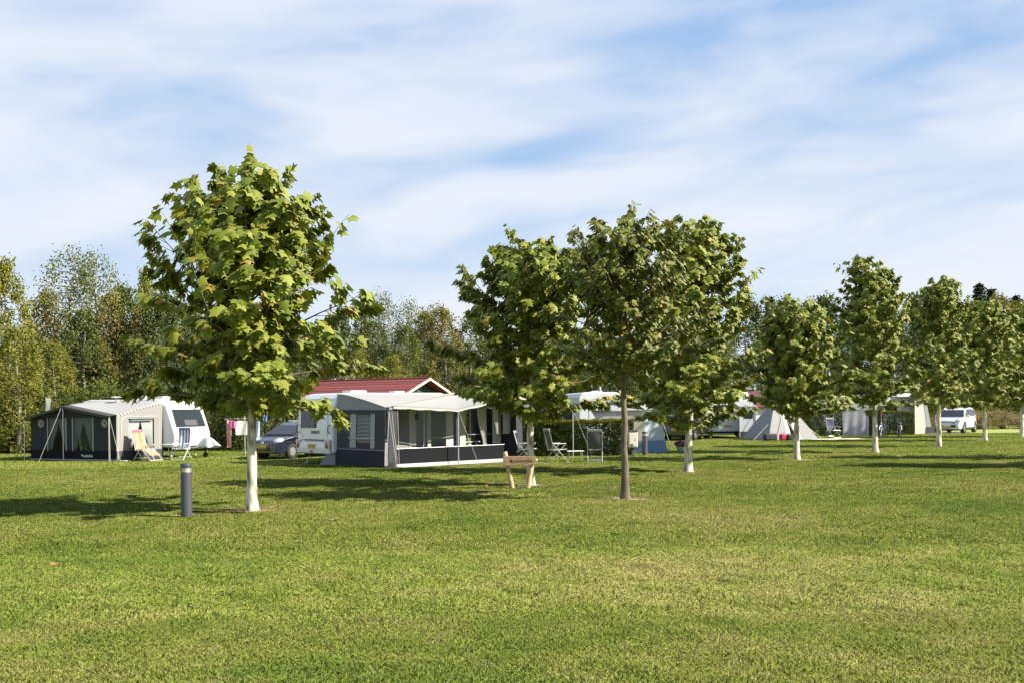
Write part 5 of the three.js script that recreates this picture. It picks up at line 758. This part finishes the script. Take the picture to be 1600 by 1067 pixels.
{
  const t = thing('motorhome', 'white motorhome with red rear lamp behind the plane tree leaves', 'motorhome', [11.6, 0, -61.2], 0.12), W = 2.7, H = 2.75;
  part('body', extrude([[0, 0.45], [W, 0.45], [W, H - 0.2], [W - 0.1, H], [0.1, H], [0, H - 0.2]], 5, 0.06, 3).translate(0, 0, -2.5), M.shell, t);
  caravanWindow(t, [[0.5, 2.0, 0.006], [1.7, 2.0, 0.006], [1.7, 1.4, 0.006], [0.5, 1.4, 0.006]]); for (const x of [0.16, W - 0.16]) part('tail_light', rbox(0.16, 0.14, 0.05, 0.02, x, 0.95, 0.02), M.red, t);
  part('bumper', rbox(W - 0.1, 0.2, 0.14, 0.04, W / 2, 0.5, 0.04), M.white, t); wheel(t, 0.35, 0.22, 0.2, -1.2, 1); wheel(t, 0.35, 0.22, W - 0.2, -1.2, 1); part('underframe', box(W - 0.3, 0.2, 4.4, W / 2, 0.4, -2.5), M.rubber, t); plateOn(t, 0.5, 0.12, W / 2, 0.72, 0.012, 0);
  const a = thing('awning', 'narrow white awning panel with a window between motorhome and tent', 'awning', [13.35, 0, -60.0], 0.05, 'caravan awnings'); part('front_wall', panel([[0, 0.42, 0], [0.92, 0.42, 0], [0.92, 1.72, 0], [0.8, 1.86, 0], [0, 1.86, 0]], 0.02), phys([0.60, 0.60, 0.64], 0.9, { transmission: 0.1, thickness: 0 }), a); part('skirt', panel([[0, 0, 0.004], [0.92, 0, 0.004], [0.92, 0.42, 0.004], [0, 0.42, 0.004]], 0.02), M.charcoal, a); part('window', panel([[0.24, 1.18, 0.016], [0.78, 1.18, 0.016], [0.78, 1.66, 0.016], [0.24, 1.66, 0.016]], 0.012), M.glassDark, a);
  part('roof', panel([[-0.06, 1.88, 0.08], [1.0, 1.88, 0.08], [1.0, 2.4, -2.2], [-0.06, 2.4, -2.2]], 0.02), M.canvas, a); part('end_wall', panel([[0.94, 0, -0.02], [0.94, 0, -2.2], [0.94, 2.36, -2.2], [0.94, 1.8, -0.02]], 0.02), M.charcoal, a); part('frame_pole', [tube([0, 0, 0.02], [0, 1.9, 0.02], 0.022), tube([0.95, 0, 0.04], [0.95, 1.82, 0.04], 0.018), tube([1.0, 1.7, 0.05], [1.1, 0.02, 0.7], 0.012)], M.curtain, a);
}
{
  const t = thing('tent', 'small white and pale blue tent with a pointed top behind the low plane tree', 'tent', [15.3, 0, -58.6], 0.25), w = 1.55, d = 1.6, h = 2.1;
  const corner = [[-w, 0, d], [w, 0, d], [w, 0, -d], [-w, 0, -d]], apex = (x) => [x, h, 0];
  const wallS = (a, b, n2_, m, name) => part(name, sheet((u, v) => { const p = a.map((q, i) => lerp(q, b[i], u)), top = [lerp(-0.25, 0.25, clamp((p[0] + w) / (2 * w))), h, 0], f = Math.pow(v, 0.82); return [lerp(top[0], p[0], f), lerp(h, 0.01, v), lerp(0, p[2], f)]; }, n2_, 10, 0.012), m, t);
  wallS(corner[0], [-0.35, 0, d], 4, M.canvas, 'front_wall'); wallS([0.55, 0, d], corner[1], 4, M.canvas, 'front_wall'); wallS(corner[1], corner[2], 6, phys([0.62, 0.62, 0.61], 0.95, { transmission: 0.15, thickness: 0 }), 'side_wall'); wallS(corner[2], corner[3], 6, M.canvasGrey, 'rear_wall'); wallS(corner[3], corner[0], 6, M.canvasGrey, 'side_wall');
  wallS([0.2, 0, d + 0.02], [0.55, 0, d + 0.02], 3, M.paleBlue, 'blue_panel'); wallS([-0.35, 0, d], [-0.05, 0, d], 3, M.curtain, 'door_flap');
  part('tent_pole', [tube([-0.95, 0, d + 0.45], [-0.15, 1.55, 0.5], 0.018), tube([0.2, 0, d + 0.3], [-0.1, 1.5, 0.5], 0.018), tube([w + 0.1, 0, 0.4], [0.35, 1.6, 0.2], 0.02), tube([0, 0, 0], [0, h, 0], 0.02)], M.curtain, t);
  part('guy_rope', [tube([-0.2, 1.6, 0.5], [-2.3, 0.02, 1.3], 0.01, 0.01, 5), tube([0.3, 1.7, 0.2], [2.35, 0.02, 0.6], 0.012, 0.012, 5)], M.rope, t);
  const bag = (label, x, c, w2, h2) => { const b = thing('bag', label, 'bag', [x, 0, -56.5], 0.2, 'bags at the tent door'); part('body', rbox(w2, h2, 0.35, 0.1, 0, h2 / 2, 0), std(c, 0.8), b); part('handle', bend([[-0.08, h2 - 0.02, 0], [-0.05, h2 + 0.06, 0], [0.05, h2 + 0.06, 0], [0.08, h2 - 0.02, 0]], 0.012), M.ink, b); };
  bag('red bag in front of the small tent', 14.95, [0.42, 0.03, 0.06], 0.36, 0.36); bag('black bag beside the red bag at the tent', 15.3, [0.02, 0.022, 0.025], 0.34, 0.34); bag('wide dark bag at the foot of the pale tent flap', 14.25, [0.025, 0.03, 0.035], 0.75, 0.38);
  single('groundsheet', 'pale sandy groundsheet spread beside the small tent', 'groundsheet', sheet((u, v) => [lerp(-1.35, 1.6, u), 0.022 + 0.012 * Math.sin(u * 14) * Math.sin(v * 9), lerp(-0.8, 0.6, v)], 20, 8, 0.008), std([0.58, 0.50, 0.38], 0.9), [18.0, 0, -57.2], 0.05);
}
{
  foldingChair('folding_chair', 'dark blue folding chair in the gap between hedge and tent', [18.75, 0, -59.6], 0.4, { fabric: std([0.03, 0.035, 0.09], 0.8), frame: M.alloy, tilt: 0.2, high: 1.15 });
  const t = thing('windbreak', 'grey square windbreak cloth standing before the far hedge', 'windbreak', [20.55, 0, -61.2], -0.06); part('cloth', sheet((u, v) => [lerp(-0.72, 0.72, u), lerp(1.62, 0.06, v) - 0.02 * Math.sin(u * 3.14) * (1 - v), 0.018 * Math.sin(u * 17 + v * 2) * (0.3 + v)], 30, 10, 0.008), phys([0.37, 0.375, 0.41], 0.95, { transmission: 0.12, thickness: 0 }), t); for (const s of [-1, 1]) part('pole', tube([s * 0.73, 0, 0], [s * 0.73, 1.68, 0], 0.016), M.pole, t); part('hem', box(1.44, 0.06, 0.014, 0, 1.61, 0.004), M.canvas, t);
  const u = thing('side_screen', 'dark screen panel just behind the trunk beside the grey windbreak', 'windbreak', [21.85, 0, -61.6], -0.3); part('cloth', panel([[-0.35, 0.03, 0], [0.35, 0.03, 0], [0.35, 1.6, 0], [-0.35, 1.6, 0]], 0.012), M.charcoal, u); for (const s of [-1, 1]) part('pole', tube([s * 0.36, 0, 0], [s * 0.36, 1.66, 0], 0.018), std([0.45, 0.2, 0.15], 0.6), u);
  const c = thing('caravan', 'pale grey caravan showing only above the far hedge', 'caravan', [19.6, 0, -66.2], 0, 'caravans'); part('body', extrude([[0, 0.42], [4.2, 0.42], [4.2, 2.2], [4.0, 2.5], [0.3, 2.5], [0, 2.2]], 2.2, 0.07, 3), phys([0.42, 0.44, 0.42], 0.5), c); caravanWindow(c, [[0.6, 2.0, 1.11], [1.7, 2.0, 1.11], [1.7, 1.5, 1.11], [0.6, 1.5, 1.11]]); wheel(c, 0.32, 0.18, 2.1, 0.98, 1); part('underframe', [box(3.6, 0.14, 1.7, 2.1, 0.36, 0), box(0.2, 0.3, 0.2, 0.4, 0.15, 0), box(0.2, 0.3, 0.2, 3.8, 0.15, 0)], M.rubber, c);
  const w = thing('caravan', 'bright white caravan beyond the bicycles and ivy covered hedge end', 'caravan', [24.0, 0, -66.6], 0.1, 'caravans'); part('body', extrude([[0, 0.42], [2.3, 0.42], [2.3, 2.3], [2.05, 2.62], [0.35, 2.62], [0, 2.3]], 4.6, 0.07, 3).translate(0, 0, -2.3), M.shell, w); caravanWindow(w, [[0.35, 2.0, 0.006], [1.1, 2.0, 0.006], [1.1, 1.4, 0.006], [0.35, 1.4, 0.006]]); wheel(w, 0.32, 0.18, 0.1, -2.4, -1); part('underframe', [box(1.9, 0.14, 4, 1.15, 0.36, -2.3), box(0.2, 0.3, 0.2, 0.4, 0.15, -0.6), box(0.2, 0.3, 0.2, 1.9, 0.15, -0.6)], M.rubber, w); part('door', rbox(0.6, 1.7, 0.03, 0.01, 1.7, 1.35, 0.012), M.white, w);
  const a = thing('awning', 'sloping grey and white awning with dark foot left of the white car', 'awning', [25.6, 0, -65.0], 0.4, 'caravan awnings'); part('end_wall', panel([[0, 0.02, 0], [1.45, 0.02, 0], [0.95, 2.1, 0], [0, 2.35, 0]], 0.02), M.curtain, a); part('grey_panel', panel([[0.95, 0.42, 0.02], [1.36, 0.42, 0.02], [0.97, 2.0, 0.02], [0.72, 2.05, 0.02]], 0.012), M.canvasGrey, a); part('skirt', panel([[0.85, 0.0, 0.03], [1.75, 0.0, 0.03], [1.5, 0.45, 0.03], [0.9, 0.45, 0.03]], 0.012), M.charcoal, a); part('roof', sheet((u, v) => [lerp(-0.05, 1.0, u), lerp(2.4, 2.1, u), lerp(0.05, -2.2, v)], 4, 4), M.canvas, a); part('side_wall', panel([[1.46, 0.02, 0], [1.46, 0.02, -2.2], [0.97, 2.1, -2.2], [0.97, 2.1, 0]], 0.02), M.canvasGrey, a);
  single('groundsheet', 'dark grey groundsheet strip on the grass left of the white car', 'groundsheet', sheet((q, v) => [lerp(0, 2.1, q), 0.024 + 0.01 * Math.sin(q * 9) * Math.sin(v * 7), lerp(0, -1.2, v)], 12, 5, 0.008), std([0.20, 0.21, 0.24], 0.9), [26.6, 0, -65.0], 0);
}
function bicycle(label, at, turn, c) {
  const t = thing('bicycle', label, 'bicycle', at, turn, 'bicycles by the far hedge'), fm = std(c, 0.4), R = 0.35;
  for (const x of [-0.53, 0.55]) { const w = part('wheel', new THREE.TorusGeometry(R - 0.02, 0.022, 8, 32).translate(x, R, 0), M.tyre, t); const g = []; for (let k = 0; k < 14; k++) { const a = k / 14 * 6.283; g.push(tube([x, R, 0], [x + Math.cos(a) * (R - 0.03), R + Math.sin(a) * (R - 0.03), 0.012 * (k % 2 ? 1 : -1)], 0.003, 0.003, 4)); } part('spokes', g, M.alloy, w); }
  part('frame', [tube([-0.05, 0.3, 0], [-0.2, 0.85, 0], 0.018), tube([-0.05, 0.3, 0], [0.38, 0.78, 0], 0.02), tube([-0.17, 0.72, 0], [0.36, 0.84, 0], 0.018), tube([-0.53, R, 0], [-0.05, 0.3, 0], 0.013), tube([-0.53, R, 0], [-0.17, 0.72, 0], 0.012)], fm, t);
  part('fork', [tube([0.36, 0.95, 0], [0.42, 0.68, 0], 0.018), tube([0.42, 0.68, 0.045], [0.55, R, 0.05], 0.012), tube([0.42, 0.68, -0.045], [0.55, R, -0.05], 0.012)], fm, t);
  part('handlebar', bend([[0.2, 1.06, -0.3], [0.34, 1.08, -0.2], [0.36, 1.04, 0], [0.34, 1.08, 0.2], [0.2, 1.06, 0.3]], 0.014, 20), M.ink, t); part('saddle', rbox(0.26, 0.06, 0.17, 0.03, -0.24, 0.92, 0), M.ink, t); part('mudguard', [new THREE.TorusGeometry(R + 0.03, 0.026, 6, 18, 2.4).rotateZ(0.4).translate(0.55, R, 0), new THREE.TorusGeometry(R + 0.03, 0.026, 6, 18, 2.6).rotateZ(0.5).translate(-0.53, R, 0)], M.white, t);
  part('headlight', new THREE.CylinderGeometry(0.04, 0.05, 0.06, 12).rotateZ(1.5708).translate(0.46, 0.86, 0), M.alloy, t); part('luggage_rack', [box(0.34, 0.02, 0.12, -0.52, 0.76, 0), tube([-0.53, R, 0.06], [-0.5, 0.76, 0.06], 0.007), tube([-0.53, R, -0.06], [-0.5, 0.76, -0.06], 0.007)], M.ink, t); part('pannier', rbox(0.32, 0.32, 0.14, 0.04, -0.54, 0.58, 0.13), M.charcoal, t); part('kickstand', tube([-0.1, 0.28, 0.02], [-0.16, 0.0, 0.17], 0.01), M.alloy, t); part('pedal_crank', [tube([-0.05, 0.3, 0], [0.08, 0.2, 0.1], 0.01), tube([-0.05, 0.3, 0], [-0.18, 0.4, -0.1], 0.01), box(0.08, 0.02, 0.08, 0.09, 0.2, 0.14), box(0.08, 0.02, 0.08, -0.19, 0.4, -0.14), new THREE.TorusGeometry(0.09, 0.008, 6, 18).translate(-0.05, 0.3, 0.03)], M.ink, t);
}
bicycle('bicycle with white mudguards close beside the tall plane trunk', [21.3, 0, -58.6], face(-36), [0.12, 0.13, 0.15]);
bicycle('black bicycle farther from the tall plane trunk, nearer the white car', [22.1, 0, -58.4], face(-12), [0.03, 0.03, 0.035]);
{ // leaves dropped on the lawn
  const rnd = rngOf(888), mats = [std([0.28, 0.13, 0.05], 0.8), std([0.34, 0.24, 0.10], 0.8)];
  const spots = [[73, 886], [143, 800], [252, 798], [275, 795], [246, 785], [345, 772], [700, 742], [1172, 735], [760, 760], [520, 815]];
  spots.forEach(([px, py], i) => { const d = 3120 / (py - 637 + 0.011 * (px - 800)), g = leafGeo(PLANE_LEAF, [1, 1, 1], 0.5); g.deleteAttribute('color'); g.rotateX(-1.4).scale(0.11, 0.11, 0.11); single('fallen_leaf', 'single brown plane leaf lying on the lawn', 'leaf', g, mats[i % 2], [(px - 800) / 1600 * d, 0.05, -d], rnd() * 6.28, 'fallen leaves on the lawn'); });
}

renderer.render(scene, camera);
